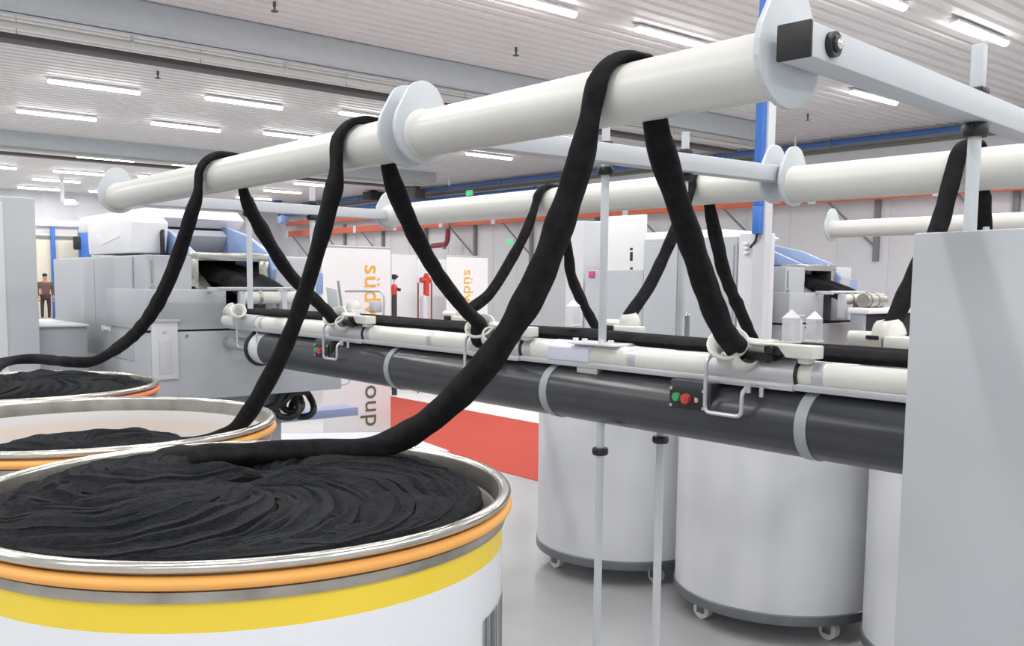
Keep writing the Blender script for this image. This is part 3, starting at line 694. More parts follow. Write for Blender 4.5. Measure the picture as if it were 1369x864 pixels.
# ribbons of sliver running along the top of the rail to the drawing machine
def ribbon(x, z, y0, y1, w, label, seed, wave=.006):
    path = [Vector((x + .01 * noise.noise(Vector((seed, y0 + (y1 - y0) * k / 24, 0))), y0 + (y1 - y0) * k / 24, z + wave * noise.noise(Vector((seed, 3, (y1 - y0) * k / 12))))) for k in range(25)]
    bm = B(); tube(bm, path, w, 20, up=(0, 0, 1), flat=.42, groove=.10, ng=4, twist=.02, lump=.12, seed=seed)
    return tag(obj('sliver', bm, M_sliver, None, 60), label, 'sliver', 'flat slivers lying along the rail')
ribbon(2.125, 1.474, .55, 4.62, .046, 'flat black sliver lying along the rail behind the white pipe', 1.1)
ribbon(2.235, 1.470, .55, 4.62, .050, 'flat black sliver lying behind the first one along the rail', 6.1)
bm = B(); box(bm, 2.08, 2.44, .50, 4.66, 1.405, 1.435, .004); tag(obj('sliver_table', bm, M_alu), 'flat metal ledge beneath the black slivers along the rail', 'ledge')

# ------------------------------------------------------------------ drawing machine (and its twin on the next line)
def draw_frame(label):
    t = thing('drawing_machine', (2.2, 5.9, 0), label, 'drawing machine', 'drawing machines')
    bm = B(); box(bm, 1.80, 2.45, 4.98, 6.9, 0, 1.0, .01); obj('plinth', bm, M_cabd, t)
    bm = B(); prism(bm, [(1.66, 4.85, 1.0), (2.775, 4.85, 1.0), (2.775, 4.85, 1.12), (2.60, 4.85, 1.366), (1.66, 4.85, 1.366)][::-1], (0, 1.35, 0), bev=.006); obj('lower_cabinet', bm, M_cab, t)
    bm = B(); box(bm, 1.645, 2.07, 4.845, 5.5, 1.376, 1.588, .006); obj('front_box', bm, M_cab, t)
    bm = B(); box(bm, 1.66, 2.60, 4.87, 6.0, 1.362, 1.380, 0); obj('shadow_gap', bm, M_void, t)
    bm = B(); box(bm, 1.67, 1.905, 4.90, 6.6, 1.38, 1.765, .006); st = obj('side_tower', bm, M_cab, t)
    bm = B(); box(bm, 1.655, 1.672, 5.10, 6.62, 1.20, 1.76, .006); box(bm, 1.652, 1.672, 5.74, 5.748, 1.21, 1.75, .002); obj('side_door', bm, M_cab, t)
    bm = B(); box(bm, 1.69, 1.70, 4.892, 4.90, 1.62, 1.74, .002); cyl(bm, (1.695, 4.90, 1.60), (1.695, 4.885, 1.60), .010, 12); obj('door_handle', bm, M_cabd, st)
    bm = B(); box(bm, 2.345, 2.60, 4.95, 7.0, 1.36, 1.70, .006); obj('right_tower', bm, M_cab, t)
    bm = B(); box(bm, 1.905, 1.955, 4.93, 5.1, 1.60, 1.775, .004); box(bm, 1.905, 2.36, 4.93, 5.1, 1.742, 1.786, .004); box(bm, 2.30, 2.36, 4.93, 5.1, 1.60, 1.76, .004); obj('mouth_frame', bm, M_steel, t)
    bm = B(); box(bm, 1.905, 2.345, 5.35, 5.5, 1.5, 1.77, 0); box(bm, 1.905, 2.345, 5.1, 5.5, 1.765, 1.775, 0); obj('mouth_shade', bm, M_void, t)  # near-black panels put the shade of the open recess into colour
    bm = B(); prism(bm, [(1.93, 4.90, 1.59), (1.93, 5.12, 1.70), (1.93, 5.2, 1.70), (1.93, 5.2, 1.59)], (.09, 0, 0), bev=.003); obj('chute', bm, M_steeld, t)
    # blue side cheeks of the hood
    def cheek(x, P): bm = B(); prism(bm, [(x, a, b) for a, b in P], (.03, 0, 0), bev=.005); obj('hood_cheek', bm, M_blue, t)
    cheek(1.915, [(5.9, 1.77), (5.9, 1.945), (5.45, 1.94), (5.25, 1.91), (4.92, 1.78)])
    cheek(2.365, [(6.1, 1.60), (6.1, 1.955), (5.5, 1.95), (5.25, 1.90), (4.98, 1.80), (4.90, 1.70), (4.92, 1.64), (5.15, 1.60)])
    bm = B(); prism(bm, [(1.945, 5.62, 1.775), (1.945, 5.50, 1.90), (1.945, 5.55, 1.935), (1.945, 6.3, 1.95), (1.945, 6.3, 1.775)], (.42, 0, 0), bev=.006); obj('hood_panel', bm, M_cabl, t)
    # white rounded roof
    pr = [(1.70, 6.0, 1.78), (1.70, 5.25, 1.78), (1.70, 5.20, 1.95), (1.70, 5.28, 1.985), (1.70, 5.60, 2.0), (1.70, 5.95, 2.0), (1.70, 6.02, 1.95)]
    bm = B(); prism(bm, pr, (.20, 0, 0), bev=.012); rc = obj('roof_cheek', bm, M_white, t)
    pr = [(1.90, 6.95, 1.95), (1.90, 5.58, 1.95), (1.90, 5.50, 2.0), (1.90, 5.60, 2.055), (1.90, 6.9, 2.055)]
    bm = B(); prism(bm, pr, (.58, 0, 0), bev=.012); obj('roof', bm, M_white, t)
    bm = B(); prism(bm, [(1.697, 5.86, 1.885), (1.697, 5.72, 1.835), (1.697, 5.40, 1.875), (1.697, 5.42, 1.90), (1.697, 5.71, 1.868), (1.697, 5.82, 1.895)], (.006, 0, 0)); obj('roof_glint', bm, M_paper, rc)  # window reflection built as a white chevron on the roof cheek
    bm = B(); wire(bm, [(1.86, 5.20, 1.77), (1.86, 5.20, 1.87), (1.87, 5.22, 1.905), (1.90, 5.26, 1.90)], .012, 24, 10); obj('hose', bm, M_black, t)
    # right-hand boxes under the blue cheek
    bm = B(); box(bm, 2.46, 2.66, 4.98, 5.5, 1.685, 1.775, .006); obj('switch_box', bm, M_cabl, t)
    bm = B(); box(bm, 2.41, 2.72, 4.96, 5.5, 1.56, 1.684, .006); obj('blue_box', bm, M_blue, t)
    # small service door on the front
    bm = B(); box(bm, 1.665, 1.80, 4.835, 4.852, 1.12, 1.425, .004); box(bm, 1.66, 1.81, 4.825, 4.855, 1.42, 1.435, .003); sd = obj('service_door', bm, M_cabl, t)
    bm = B(); cyl(bm, (1.73, 4.835, 1.37), (1.73, 4.828, 1.37), .008, 12); box(bm, 1.70, 1.765, 4.831, 4.836, 1.15, 1.32, .003); obj('door_window', bm, M_tank, sd)
    bm = B(); cyl(bm, (1.85, 4.85, 1.345), (1.85, 4.842, 1.345), .008, 12); cyl(bm, (2.745, 4.85, 1.08), (2.745, 4.842, 1.08), .008, 12); obj('panel_screw', bm, M_chrome, t)
    # feed roller stand
    bm = B(); cyl(bm, (2.10, 4.72, 1.545), (2.42, 4.72, 1.545), .034, 28); fr = obj('feed_roller', bm, M_pipe, t)
    for xx in (2.20, 2.33): bm = B(); lathe(bm, [(.034, -.008), (.040, -.008), (.040, .008), (.034, .008)], (xx, 4.72, 1.545), (1, 0, 0), 28, True); obj('roller_ring', bm, M_steeld, fr)
    bm = B(); box(bm, 2.315, 2.345, 4.68, 4.76, 1.41, 1.60, .004); obj('roller_bracket', bm, M_arm, t)
    bm = B(); box(bm, 2.09, 2.11, 4.69, 4.75, 1.41, 1.58, .004); obj('roller_bracket', bm, M_arm, t)
    bm = B(); cyl(bm, (1.98, 4.74, 1.592), (2.40, 4.74, 1.592), .010, 12); box(bm, 1.965, 1.99, 4.72, 4.85, 1.575, 1.600, .003); obj('guard_bar', bm, M_arm, t)
    return t
df = draw_frame('grey drawing machine with blue and white hood at left, fed by the rail')
# script-like mark on its side door
bm = B()
pts = [Vector((1.650, 5.62 - .012 * k, 1.352 + .018 * math.sin(k * 1.9) * (1 if k % 3 else .3))) for k in range(15)]
tube(bm, crom(pts, 60), .0035, 6); obj('side_mark', bm, M_paper, df)
df2 = dup(df, (3.92, -1.19, 0), 'distant grey drawing machine with blue hood, right of the white column')
# low steel cabinet and tall terminal cabinet by the first machine
t = thing('tall_cabinet', (1.0, 5.55, 0), 'tall pale grey cabinet at the left edge of the picture', 'cabinet')
q = atY(46.5, 265, 5.4)
bm = B(); box(bm, q.x - .62, q.x, 5.4, 5.9, 0, q.z, .008); obj('body', bm, M_cab, t)
bm = B(); box(bm, q.x - .60, q.x - .155, 5.39, 5.402, .1, q.z - .03, .004); obj('door', bm, M_cabl, t)
t = thing('low_cabinet', (1.4, 5.6, 0), 'low grey box cabinet between the tall cabinet and the drawing machine', 'cabinet')
bm = B(); box(bm, 1.28, 1.545, 5.52, 6.3, 0, 1.372, .006); obj('body', bm, M_cabd, t)
bm = B(); box(bm, 1.28, 1.55, 5.50, 6.32, 1.372, 1.384, .003); obj('lid', bm, M_cabl, t)
# black web of slivers pouring from the mouth down to the roller
def web(dx, dy, label):
    bm = B(); n, m = 14, 22; g_ = []
    for i in range(n + 1):
        s = i / n; row = []
        yy = 5.30 - .56 * s; zz = 1.735 - .02 * s - .13 * s ** 2.2
        xa = 1.965 + (2.14 - 1.965) * s; xb = 2.27 + (2.42 - 2.27) * s
        for j in range(m + 1):
            u = j / m; row.append((xa + (xb - xa) * u + dx, yy + dy, zz - .045 * (2 * u - 1) ** 4 + .012 * math.sin(u * 9.4) + .006 * noise.noise(Vector((u * 8, s * 4, 1)))))
        g_.append(row)
    top = [[bm.verts.new(p) for p in r] for r in g_]; bot = [[bm.verts.new((p[0], p[1], p[2] - .02)) for p in r] for r in g_]
    for i in range(n):
        for j in range(m):
            bm.faces.new((top[i][j], top[i][j + 1], top[i + 1][j + 1], top[i + 1][j])); bm.faces.new((bot[i][j], bot[i + 1][j], bot[i + 1][j + 1], bot[i][j + 1]))
    for j in range(m): bm.faces.new((top[0][j], bot[0][j], bot[0][j + 1], top[0][j + 1])); bm.faces.new((top[n][j], top[n][j + 1], bot[n][j + 1], bot[n][j]))
    for i in range(n): bm.faces.new((top[i][0], top[i + 1][0], bot[i + 1][0], bot[i][0])); bm.faces.new((top[i][m], bot[i][m], bot[i + 1][m], top[i + 1][m]))
    return tag(obj('sliver_web', bm, M_sliver, None, 60), label, 'sliver')
web(0, 0, 'black sliver web pouring out of the left drawing machine over its roller')
web(3.92, -1.19, 'dark sliver web in front of the distant drawing machine')
t = thing('feed_tray', (6.27, 3.45, 1.3), 'pale tray with dark motor and fan, right of the distant drawing machine', 'tray')
bm = B(); box(bm, 5.98, 6.75, 3.36, 3.52, 1.445, 1.485, .01); obj('tray', bm, M_white, t)
bm = B(); box(bm, 6.02, 6.75, 3.42, 3.50, 1.26, 1.442, .006); obj('dark_cover', bm, M_ink, t)
bm = B(); cyl(bm, (6.06, 3.45, 1.535), (6.32, 3.45, 1.535), .05, 24); cyl(bm, (6.10, 3.45, 1.535), (6.13, 3.45, 1.535), .055, 24); cyl(bm, (6.20, 3.45, 1.535), (6.24, 3.45, 1.535), .055, 24); obj('motor', bm, M_steeld, t)
bm = B(); torus(bm, (6.47, 3.42, 1.515), (0, 1, 0), .035, .012, 32, 10); lathe(bm, [(0, 0), (.03, .004), (.03, .012), (0, .014)], (6.47, 3.415, 1.515), (0, 1, 0), 24); obj('fan', bm, M_ceram, t)
bm = B(); box(bm, 6.30, 6.40, 3.33, 3.37, 1.40, 1.50, .006); obj('white_cover', bm, M_paper, t)
bm = B(); box(bm, 5.99, 6.03, 3.40, 3.50, 0, 1.45, .004); box(bm, 6.70, 6.74, 3.40, 3.50, 0, 1.45, .004); box(bm, 6.0, 6.73, 3.44, 3.46, .3, .34, .004); obj('stand', bm, M_cabd, t)
t.location.y -= .055
# end guide of the rail
t = thing('sliver_guide', (1.99, 4.55, 1.45), 'small twin white guide lugs at the far left end of the rail', 'sliver guide')
bm = B(); trumpet(bm, (1.985, 4.50, 1.476), (-.3, -.75, .45), .030, .04, .018); obj('funnel', bm, M_ceram, t)
bm = B(); trumpet(bm, (1.99, 4.60, 1.480), (-.4, .65, .5), .030, .04, .018); obj('eyelet', bm, M_ceram, t)
bm = B(); cyl(bm, (XR, 4.36, ZR), (XR, 4.60, ZR), RR + .007, 40); obj('sleeve', bm, M_alu, t)
bm = B(); poly_wire(bm, [(1.985, 4.52, 1.47), (1.985, 4.52, 1.30), (1.985, 4.30, 1.30), (1.99, 4.30, 1.385)], .005, .018); obj('wire_loop', bm, M_alu, t)
# bundle of black hoses under the machine
t = thing('cable_bundle', (2.4, 4.95, .85), 'bundle of looped black hoses hanging under the drawing machine', 'hose')
for k, (dx, rr, dz) in enumerate(((0, .075, 0), (.05, .06, .01), (.13, .075, -.015))):
    bm = B(); c = Vector((2.46 + dx, 4.93 + .03 * k, .925 + dz)); pa = [c + Vector((rr * math.cos(a) * .9, .03 * math.sin(a * 2), rr * math.sin(a) * 1.05)) for a in [2 * PI * i / 40 for i in range(40)]]
    tube(bm, pa, .020, 10, closed=True); obj('hose_loop', bm, M_black, t)
bm = B(); wire(bm, [(2.32, 4.95, .90), (2.42, 4.93, .93), (2.50, 4.93, .985), (2.60, 4.95, .985)], .02, 30, 10); obj('hose', bm, M_black, t)
# thin bent tube at the machine corner
bm = B(); poly_wire(bm, [(2.775, 4.9, 1.02), (2.86, 4.9, 1.02), (2.86, 4.9, 1.14)], .007, .05); tag(obj('bent_tube', bm, M_arm), 'thin bent grey tube at the lower corner of the drawing machine', 'tube')
# pale plinth behind
t = thing('pale_plinth', (3.3, 5.9, 0), 'pale lilac machine base on the floor left of the dark banner letters', 'machine base')
q0, q1, q2, q3 = atZ(440, 562, .35), atZ(524, 582, .35), atZ(524, 660, .35), atZ(380, 640, .35)
bm = B(); prism(bm, [(2.95, 5.3, 0), (3.9, 5.3, 0), (4.05, 6.2, 0), (2.95, 6.9, 0)], (0, 0, .44), bev=.01); obj('base', bm, M_lilac, t)
bm = B(); q = atY(470, 548, 6.0); box(bm, 2.8, q.x, 5.9, 6.1, q.z - .03, q.z + .03, .004); obj('bar', bm, M_slate, t)

# grey control cabinet at the right edge
t = thing('control_cabinet', (1.5, .4, 0), 'large plain grey cabinet filling the right edge of the picture', 'cabinet')
P = atX(1221, 312, 1.745); d = Vector((-.24, -.97, 0)).normalized(); nn = Vector((-d.y, d.x, 0)) * 1.0
if nn.x < 0: nn = -nn
bm = B(); prism(bm, [Vector((P.x, P.y, 0)), Vector((P.x, P.y, 0)) + d * .75, Vector((P.x, P.y, 0)) + d * .75 + nn * .20, Vector((P.x, P.y, 0)) + nn * .20], (0, 0, P.z), bev=.004); obj('body', bm, M_cab, t)
for s in (.03, .16):
    bm = B(); q = Vector((P.x, P.y, P.z)) + nn * .10 + d * (.05 + s); cyl(bm, q, q + Vector((0, 0, .012)), .006, 10); obj('screw', bm, M_chrome, t)

# ------------------------------------------------------------------ next creel's overhead pipe
opipe('thin far white overhead pipe of the next creel, above the distant machine', X1 + 3.92, -1.0, X1 + 3.92, 3.16, 1.985, .052, [(X1 + 3.92, 3.16)], 'overhead pipes of the next creel')

# ------------------------------------------------------------------ mid-distance: cabinets, column, banners, fire gear
XM = 5.1
def px_box(bm, xl, xr, yt, X, depth, z0=0., bev=.01, mi=0):
    a = atX(xl, yt, X); b = atX(xr, yt, X); box(bm, X, X + depth, b.y, a.y, z0, (a.z + b.z) / 2, bev, mi); return a, b
t = thing('grey_cabinet', (XM, 4.2, 0), 'tall lilac grey cabinet with seams, behind the fat drop sliver', 'cabinet')
bm = B(); a, b = px_box(bm, 861, 986, 318, XM, .40); obj('body', bm, M_cab, t)
ym = atX(908, 380, XM).y
bm = B(); box(bm, XM - .012, XM, b.y + .02, ym - .015, .1, b.z - .04, .004); obj('door', bm, M_cab, t)
bm = B(); box(bm, XM - .012, XM, ym + .015, a.y - .02, .1, b.z - .04, .004); obj('door', bm, M_cab, t)
bm = B(); q = atX(944, 405, XM - .02); boxc(bm, q, (.01, .03, .012), .002); q2 = atX(944, 404, XM - .02); obj('sticker', bm, M_yelst, t, label='yellow sticker')
t = thing('grey_cabinet', (XM, 4.9, 0), 'shorter grey cabinet below the white sign, left of the tall one', 'cabinet')
bm = B(); a, b = px_box(bm, 782, 860, 361, XM, .40); obj('body', bm, M_cab, t)
bm = B(); q = atX(791, 367, XM - .006); boxc(bm, q, (.008, .062, .05), .002); obj('sticker', bm, M_pink, t, label='pink square sticker')
t = thing('wall_sign', (XM, 4.8, 1.75), 'white board with small dark marks above the shorter cabinet', 'sign')
bm = B(); a = atX(806, 290, XM + .02); b = atX(861, 361, XM + .02); box(bm, XM + .02, XM + .045, b.y, a.y, b.z - .004, a.z, .004); obj('board', bm, M_paper, t)
for (yc, h) in ((333, 3), (343, 12), (359, 3)):
    q = atX(844, yc, XM + .018); bm = B(); boxc(bm, q, (.008, .026, h * .0054), .006); obj('dark_mark', bm, M_ink, t)
t = thing('pale_pillar', (XM + .1, 5.3, 0), 'pale grey ribbed pillar left of the white board', 'pillar')
bm = B(); px_box(bm, 757, 781, 296, XM + .08, .3); obj('body', bm, M_cabl, t); bm = B(); px_box(bm, 786, 803, 296, XM + .42, .05); obj('body', bm, M_cabl, t)
t = thing('dark_rod', (2.9, 2.2, 1.4), 'short dark upright rod above the black slivers', 'rod')
q = atX(918, 458, 2.41); q2 = atX(919, 422, 2.41); q.z = 1.436; q.x = q2.x; q.y = q2.y; bm = B(); cyl(bm, q, q2, .0085, 14); obj('rod', bm, M_rackg, t); bm = B(); cyl(bm, q2, q2 + Vector((0, 0, .008)), .0085, 14, .004); obj('rod_tip', bm, M_chrome, t)
# white column with blue conduit
t = thing('column', (XM, 3.6, 0), 'white square column with a blue conduit, right of the tall cabinet', 'column')
a = atX(1007, 300, XM - .06); b = atX(1023, 300, XM - .06)
bm = B(); box(bm, XM - .06, XM + .02, b.y, a.y, 0, CEIL, .008); obj('shaft', bm, M_cabl, t)
a = atX(987, 320, XM - .02); bm = B(); box(bm, XM - .02, XM + .1, b.y + .03, a.y - .005, 0, 1.97, .006); obj('side_panel', bm, M_cabl, t)
q = atX(1013, 275, XM - .09); bm = B(); box(bm, XM - .11, XM - .06, q.y - .026, q.y + .026, q.z, CEIL, .006); obj('conduit', bm, M_blue2, t, label='blue square conduit')
q0 = atX(1012, 313, XM - .09); bm = B(); box(bm, XM - .11, XM - .06, q.y - .026, q.y + .026, q0.z, q.z, .005); obj('conduit_end', bm, M_blue2, t)
bm = B(); wire(bm, [q0, atX(1010, 322, XM - .07), atX(1003, 331, XM - .05)], .008, 20, 8); obj('cable', bm, M_ink, t)
for yy in (326, 332, 338): bm = B(); q = atX(998, yy, XM - .03); boxc(bm, q, (.03, .034, .017), .004); obj('socket', bm, M_white, t)

# roll-up banners with the firm's name, read from top to bottom
def banner(xr_px, Y, width, ztop, tz, size, label, visible):
    R_ = atY(xr_px, 400, Y); x1 = R_.x; x0 = x1 - width
    t = thing('banner', ((x0 + x1) / 2, Y, 0), label, 'banner', 'white roll-up banners')
    bm = B(); box(bm, x0, x1, Y, Y + .012, .09, ztop, .002); obj('sheet', bm, M_banner, t)
    bm = B(); box(bm, x0 - .01, x1 + .01, Y - .07, Y + .10, 0, .09, .01); box(bm, x0, x1, Y - .004, Y + .016, ztop - .012, ztop + .012, .003); obj('cassette', bm, M_alu, t)
    xt = atY(visible, 400, Y).x
    # text baseline runs downwards; letter tops point to the right
    mx = Matrix.Translation((xt, Y - .004, tz)) @ Matrix(((0, 1, 0, 0), (0, 0, 1, 0), (-1, 0, 0, 0), (0, 0, 0, 1)))
    o, w = letters('s\u00fcdwolle', size, M_txto, 'name_letters', mx, t, .0015, 1.04); o['label'] = 'orange letters'
    mx = Matrix.Translation((xt, Y - .004, tz - w + size * .06)) @ Matrix(((0, 1, 0, 0), (0, 0, 1, 0), (-1, 0, 0, 0), (0, 0, 0, 1)))
    o, w = letters('group', size, M_txtd, 'group_letters', mx, t, .0015, 1.04); o['label'] = 'dark olive letters'
    return t
YB = 8.14
zt = atY(480, 330.5, YB).z
banner(522, YB, .78, zt, atY(487, 353, YB).z, .272, 'larger white banner with orange letters behind the rail, left', 488)
YB2 = 11.4
banner(652, YB2, .80, atY(620, 343, YB2).z, atY(620, 360, YB2).z, .262, 'smaller white banner with orange letters behind the crossing slivers', 620)
# white partition between
t = thing('white_partition', (7.4, 12, 0), 'white partition panel between the two banners', 'partition')
bm = B(); a = atY(524, 340, 12.0); b = atY(557, 341, 12.0); box(bm, a.x, b.x, 12.0, 12.15, 0, a.z, .008); box(bm, b.x + .01, b.x + 1.2, 12.05, 12.15, 0, a.z - .05, .008); obj('panel', bm, M_wall, t)
# fire equipment
YF = 11.2
t = thing('fire_valve_stand', (7.0, YF, 0), 'red valve with grey cylinder on a dark red frame between the banners', 'fire valve')
bm = B()
for px in (559, 577): q = atY(px, 378, YF); cyl(bm, (q.x, YF, 0), (q.x, YF, q.z), .012, 10)
obj('frame', bm, mat('frame_dark_red', (130, 70, 70), .5, var=.05), t)
q = atY(570, 372, YF); bm = B(); cyl(bm, q - Vector((0, 0, .26)), q + Vector((0, 0, .04)), .045, 16); cyl(bm, q + Vector((-.10, 0, -.03)), q + Vector((.07, 0, -.03)), .04, 16); cyl(bm, q + Vector((0, 0, .04)), q + Vector((0, 0, .07)), .03, 12); obj('valve', bm, M_firered, t)
q = atY(567, 400, YF); bm = B(); lathe(bm, [(0, -1.2), (.055, -1.2), (.055, 0), (.04, .04), (.018, .06), (0, .065)], q, seg=24); obj('cylinder', bm, M_tank, t)
t = thing('fire_extinguisher', (6.2, YF, 0), 'small red and black extinguisher on a dark stand at the banner edge', 'fire extinguisher')
q = atY(527, 386, YF); bm = B(); lathe(bm, [(0, -.09), (.04, -.085), (.045, -.02), (.045, .03), (.03, .06), (0, .065)], q, seg=24); obj('bottle', bm, M_firered, t)
bm = B(); cyl(bm, q + Vector((.02, -.02, .0)), q + Vector((.08, -.04, -.02)), .022, 12); obj('hose_nozzle', bm, M_black, t)
bm = B(); cyl(bm, q + Vector((.0, 0, .05)), q + Vector((0, 0, .14)), .012, 10); obj('valve_stem', bm, M_tank, t)
bm = B(); cyl(bm, q + Vector((.0, 0, .13)), q + Vector((.0, 0, .20)), .035, 12); cyl(bm, q + Vector((.0, 0, .17)), q + Vector((.06, 0, .17)), .015, 12); obj('nozzle', bm, M_black, t)
bm = B(); box(bm, q.x - .03, q.x + .03, YF - .03, YF + .03, 0, q.z - .085, .006); obj('stand', bm, M_ink, t)

# ------------------------------------------------------------------ along the right-hand wall
# orange cable rack on brackets
XO = 19.55; zo = 3.52
t = thing('cable_rack', (XO, 16, zo), 'long orange rack along the right wall on grey brackets', 'rack')
bm = B(); box(bm, XO - .06, XO + .06, 3, 39, zo, zo + .24, .01); obj('beam', bm, M_rack, t)
zu = zo + .80
bm = B(); box(bm, XO - .05, XO + .05, 23.5, 39, zu - .32, zu - .15, .01); obj('beam', bm, M_rack, t)
for k in range(12):
    yy = 5.0 + k * 2.95
    bm = B(); box(bm, WX - .12, WX - .02, yy - .06, yy + .06, zo - 1.35, zo + .4, .006)
    d0 = Vector((XO - .05, yy + .05, zo)); cyl(bm, d0 + Vector((.1, 1.0, 0)), Vector((WX - .09, yy + .05, zo - 1.0)), .03, 8); obj('bracket', bm, M_rackg, t)
    bm = B(); box(bm, XO - .08, XO - .05, yy + 1.3, yy + 1.5, zo - .02, zo + .26, .004); obj('clip', bm, M_white, t)
def blue_pipe(z, y0, y1, r, label):
    t = thing('blue_pipe', (19.7, y0, z), label, 'pipe', 'blue pipes along the right wall')
    bm = B(); cyl(bm, (19.7, y0, z), (19.7, y1, z), r, 20); obj('pipe_tube', bm, M_bpipe, t)
    yy = y0 + 1
    while yy < y1: bm = B(); torus(bm, (19.7, yy, z), (0, 1, 0), r + .01, .02, 20, 8); box(bm, 19.7, WX - .014, yy - .02, yy + .02, z - .02, z + .02, .003); obj('clip', bm, M_rackg, t); yy += 3.0
blue_pipe(4.885, 8.0, 40, .06, 'upper blue pipe running under the ceiling along the right wall')
q = atX(744, 248, 19.7); blue_pipe(atX(660, 259, 19.7).z, q.y, 40, .085, 'lower fat blue pipe just above the back overhead pipe')
for (px, py, lab, w) in ((628, 258, 'small glowing green exit sign above the back overhead pipe', .36), (683, 323, 'small glowing green exit sign below the orange rack', .30)):
    q = atX(px, py, 19.35); t = thing('exit_sign', q, lab, 'exit sign')
    bm = B(); boxc(bm, q, (.05, w, w * .5), .01); obj('case', bm, M_white, t)
    bm = B(); box(bm, q.x + .02, WX - .014, q.y - .02, q.y + .02, q.z + .02, q.z + .05, .004); obj('wall_arm', bm, M_white, t)
    bm = B(); boxc(bm, q - Vector((.03, 0, 0)), (.012, w * .92, w * .42), .004); obj('sign_face', bm, M_exit, t)
# red fire pipe below the rack
t = thing('fire_pipe', (19.5, 28, 3), 'bent dark red pipe hanging under the orange rack', 'pipe')
bm = B(); poly_wire(bm, [atX(599, 306, 19.3), atX(598, 327, 19.3), atX(578, 329, 19.3)], .09, .3, 12); obj('pipe_tube', bm, mat('pipe_dark_red', (150, 62, 62), .5, var=.05), t)
q = atX(599, 306, 19.3); bm = B(); cyl(bm, q, q + Vector((.15, 0, .55)), .05, 10); obj('hanger', bm, M_rackg, t)
q = atX(594, 333, 19.3); bm = B(); cyl(bm, q, q + Vector((0, 0, .18)), .07, 12); obj('nozzle', bm, M_rackg, t)
# small things high on the far wall corner
for (px, py, w, h, X, m, lab) in ((371, 272, .32, .38, 18.5, M_bpipe, 'small blue box hung high near the far wall corner'), (378, 294, .36, .30, 18.5, M_blue, 'pale blue box above the far orange rack'),
                                  (499, 262, .6, .28, 19.0, M_ink, 'dark machine unit under the ceiling beside the blue pipe'), (557, 259, .45, .36, 19.2, M_beamd, 'dark bracket unit behind the first drop sliver')):
    q = atX(px, py, X); bm = B(); boxc(bm, q, (w, w, h), .03); boxc(bm, q + Vector((0, 0, h * .5 + .03)), (w * .4, w * .4, .08), .01)
    tag(obj('wall_unit', bm, m), lab, 'wall unit')
# hanging bracket camera at left
t = thing('ceiling_camera', (9, 36, 4), 'white box camera on a rod hanging below the ceiling at left', 'camera')
q = atY(92, 271, 34.0); bm = B(); cyl(bm, (q.x - .2, 34, q.z), (q.x - .2, 34, CEIL), .06, 10); obj('rod', bm, M_white, t)
bm = B(); boxc(bm, q, (.42, .3, .22), .03); cyl(bm, q + Vector((.2, 0, -.02)), q + Vector((.3, 0, -.04)), .07, 12); obj('case', bm, M_white, t)

# ------------------------------------------------------------------ far end wall: cream doors, blue frames, a person
YD = WY - .1
t = struct('door_1', (lambda b_: (box(b_, atY(40, 310, YD).x, atY(104, 310, YD).x, YD - .05, YD, 0, 3.35, .01), b_)[1])(B()), M_cream)
bm = B(); box(bm, atY(30, 310, YD).x, atY(105, 310, YD).x, YD - .12, YD - .06, 3.15, 3.25, .01); obj('door_rail', bm, M_rackg, t)
for (px, w) in ((71.5, .16),): 
    q = atY(px, 340, YD - .2); bm = B(); box(bm, q.x - w / 2, q.x + w / 2, YD - .25, YD - .1, 0, 3.6, .01); obj('door_post', bm, M_blue2, t)
t = thing('blue_column', (10.6, WY - 1, 0), 'broad blue column in front of the far cream doors', 'column')
a = atY(108, 330, WY - 1.2); b = atY(122, 330, WY - 1.2); bm = B(); box(bm, a.x, b.x, WY - 1.2, WY - .8, 0, 3.62, .03); obj('shaft', bm, M_blue2, t)
q = atY(103, 325, WY - 1.3); bm = B(); boxc(bm, q, (.26, .2, .52), .05); obj('dark_box', bm, M_ink, t)
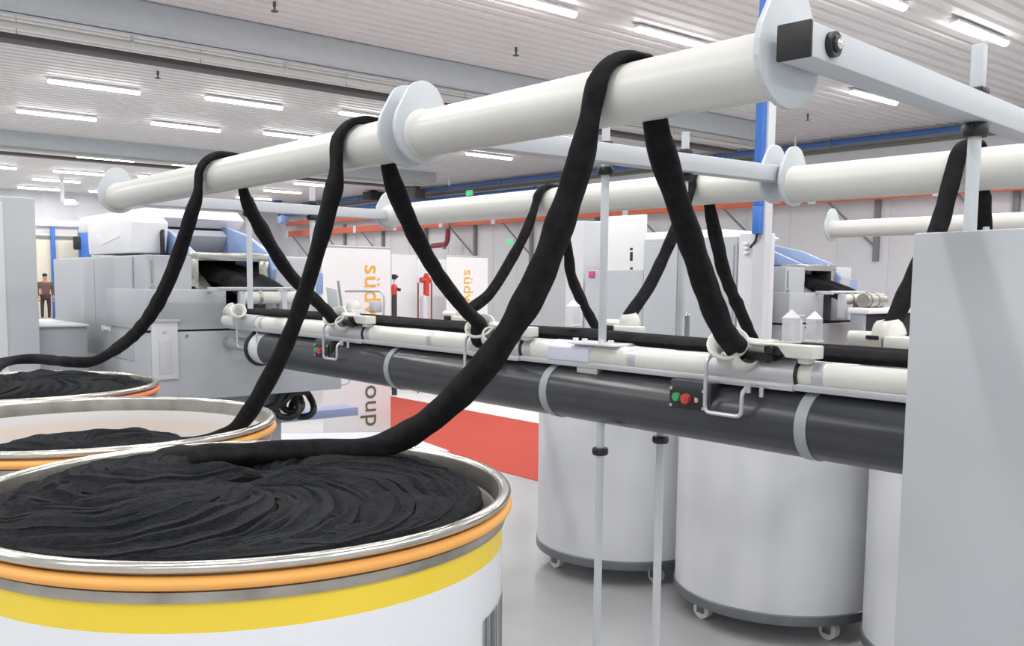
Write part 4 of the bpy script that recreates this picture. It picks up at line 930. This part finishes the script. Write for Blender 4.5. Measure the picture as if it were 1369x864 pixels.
# person standing far off
def person(x, y, label):
    t = thing('person', (x, y, 0), label, 'person')
    def skin(name, verts, edges, radii, m, parent, sub=2):
        me = bpy.data.meshes.new(name); me.from_pydata([Vector(v) + Vector((x, y, 0)) - ROOT[parent] for v in verts], edges, [])
        o = bpy.data.objects.new(name, me); col.objects.link(o); ROOT[o] = ROOT[parent]
        md = o.modifiers.new('s', 'SKIN'); 
        for i, r in enumerate(radii): me.skin_vertices[0].data[i].radius = (r, r * .85)
        me.skin_vertices[0].data[0].use_root = True
        sb = o.modifiers.new('u', 'SUBSURF'); sb.levels = sub; sb.render_levels = sub
        bpy.context.view_layer.update()
        me2 = bpy.data.meshes.new_from_object(o.evaluated_get(bpy.context.evaluated_depsgraph_get())); bpy.data.objects.remove(o)
        me2.materials.clear(); me2.materials.append(m)
        for p_ in me2.polygons: p_.use_smooth = True; p_.material_index = 0
        o = bpy.data.objects.new(name, me2); col.objects.link(o); o.parent = parent; ROOT[o] = ROOT[parent]; return o
    V = [(0, 0, .95), (0, 0, 1.15), (0, 0, 1.38), (0, 0, 1.48), (0, -.01, 1.56), (0, -.02, 1.66),
         (.18, 0, 1.38), (.25, 0, 1.12), (.24, -.10, .90), (.235, -.13, .80), (-.18, 0, 1.38), (-.26, .02, 1.13), (-.25, -.06, .89), (-.245, -.09, .79),
         (.10, 0, .90), (.11, -.01, .50), (.11, .02, .09), (.115, -.13, .045), (-.10, 0, .90), (-.12, .01, .50), (-.12, .03, .09), (-.13, -.12, .045)]
    E_ = [(0, 1), (1, 2), (2, 3), (3, 4), (4, 5), (2, 6), (6, 7), (7, 8), (8, 9), (2, 10), (10, 11), (11, 12), (12, 13), (0, 14), (14, 15), (15, 16), (16, 17), (0, 18), (18, 19), (19, 20), (20, 21)]
    Rr = [.14, .13, .15, .06, .09, .08, .06, .046, .035, .035, .06, .046, .035, .035, .085, .06, .042, .04, .085, .06, .042, .04]
    body = skin('body', V, E_, Rr, M_skin, t)
    for s, hx, hy, hz in ((1, .235, -.13, .80), (-1, -.245, -.09, .79)):
        vs, es, rs = [(hx, hy, hz)], [], [.03]
        for k in range(5):
            a = (k - 2) * .016; n0 = len(vs); vs += [(hx + a, hy - .01, hz - .05), (hx + a * 1.2, hy - .02, hz - .10 + .008 * abs(k - 2))] if k else [(hx - s * .035, hy - .03, hz - .03), (hx - s * .04, hy - .045, hz - .07)]
            es += [(0, n0), (n0, n0 + 1)]; rs += [.010, .008]
        skin('hand', vs, es, rs, M_skin, t, 1)
    skin('jacket', [(0, 0, .86), (0, 0, 1.15), (0, 0, 1.39), (.19, 0, 1.38), (.255, 0, 1.12), (.243, -.10, .92), (-.19, 0, 1.38), (-.265, .02, 1.13), (-.252, -.06, .91)], [(0, 1), (1, 2), (2, 3), (3, 4), (4, 5), (2, 6), (6, 7), (7, 8)], [.18, .16, .175, .10, .07, .052, .10, .07, .052], M_coat, t)
    skin('trousers', [(0, 0, .93), (.10, 0, .88), (.11, -.01, .50), (.11, .02, .10), (-.10, 0, .88), (-.12, .01, .50), (-.12, .03, .10)], [(0, 1), (1, 2), (2, 3), (0, 4), (4, 5), (5, 6)], [.15, .10, .075, .06, .10, .075, .06], M_trs, t)
    skin('hair', [(0, .03, 1.60), (0, .01, 1.70), (0, -.03, 1.73)], [(0, 1), (1, 2)], [.095, .10, .075], M_hair, t)
    bm = B(); hx, hy, hz = x, y - .105, 1.62
    prism(bm, [(hx - .012, hy, hz - .03), (hx + .012, hy, hz - .03), (hx, hy, hz + .02)], (0, -.03, 0), bev=.003); obj('nose', bm, M_skin, t)
    for s in (-1, 1): bm = B(); lathe(bm, [(0, -.01), (.01, 0), (0, .01)], (hx + s * .032, hy + .008, hz + .02), (0, 1, 0), 10); obj('eye', bm, M_ink, t)
    bm = B(); boxc(bm, (hx, hy + .006, hz - .055), (.05, .012, .012), .004); obj('mouth', bm, mat('lips', (150, 84, 80), .6, var=.03), t)
    return t
q = atZ(62, 429, 0); person(q.x, min(q.y, WY - 2.0) , 'distant person in brown clothes standing before the cream doors at left')
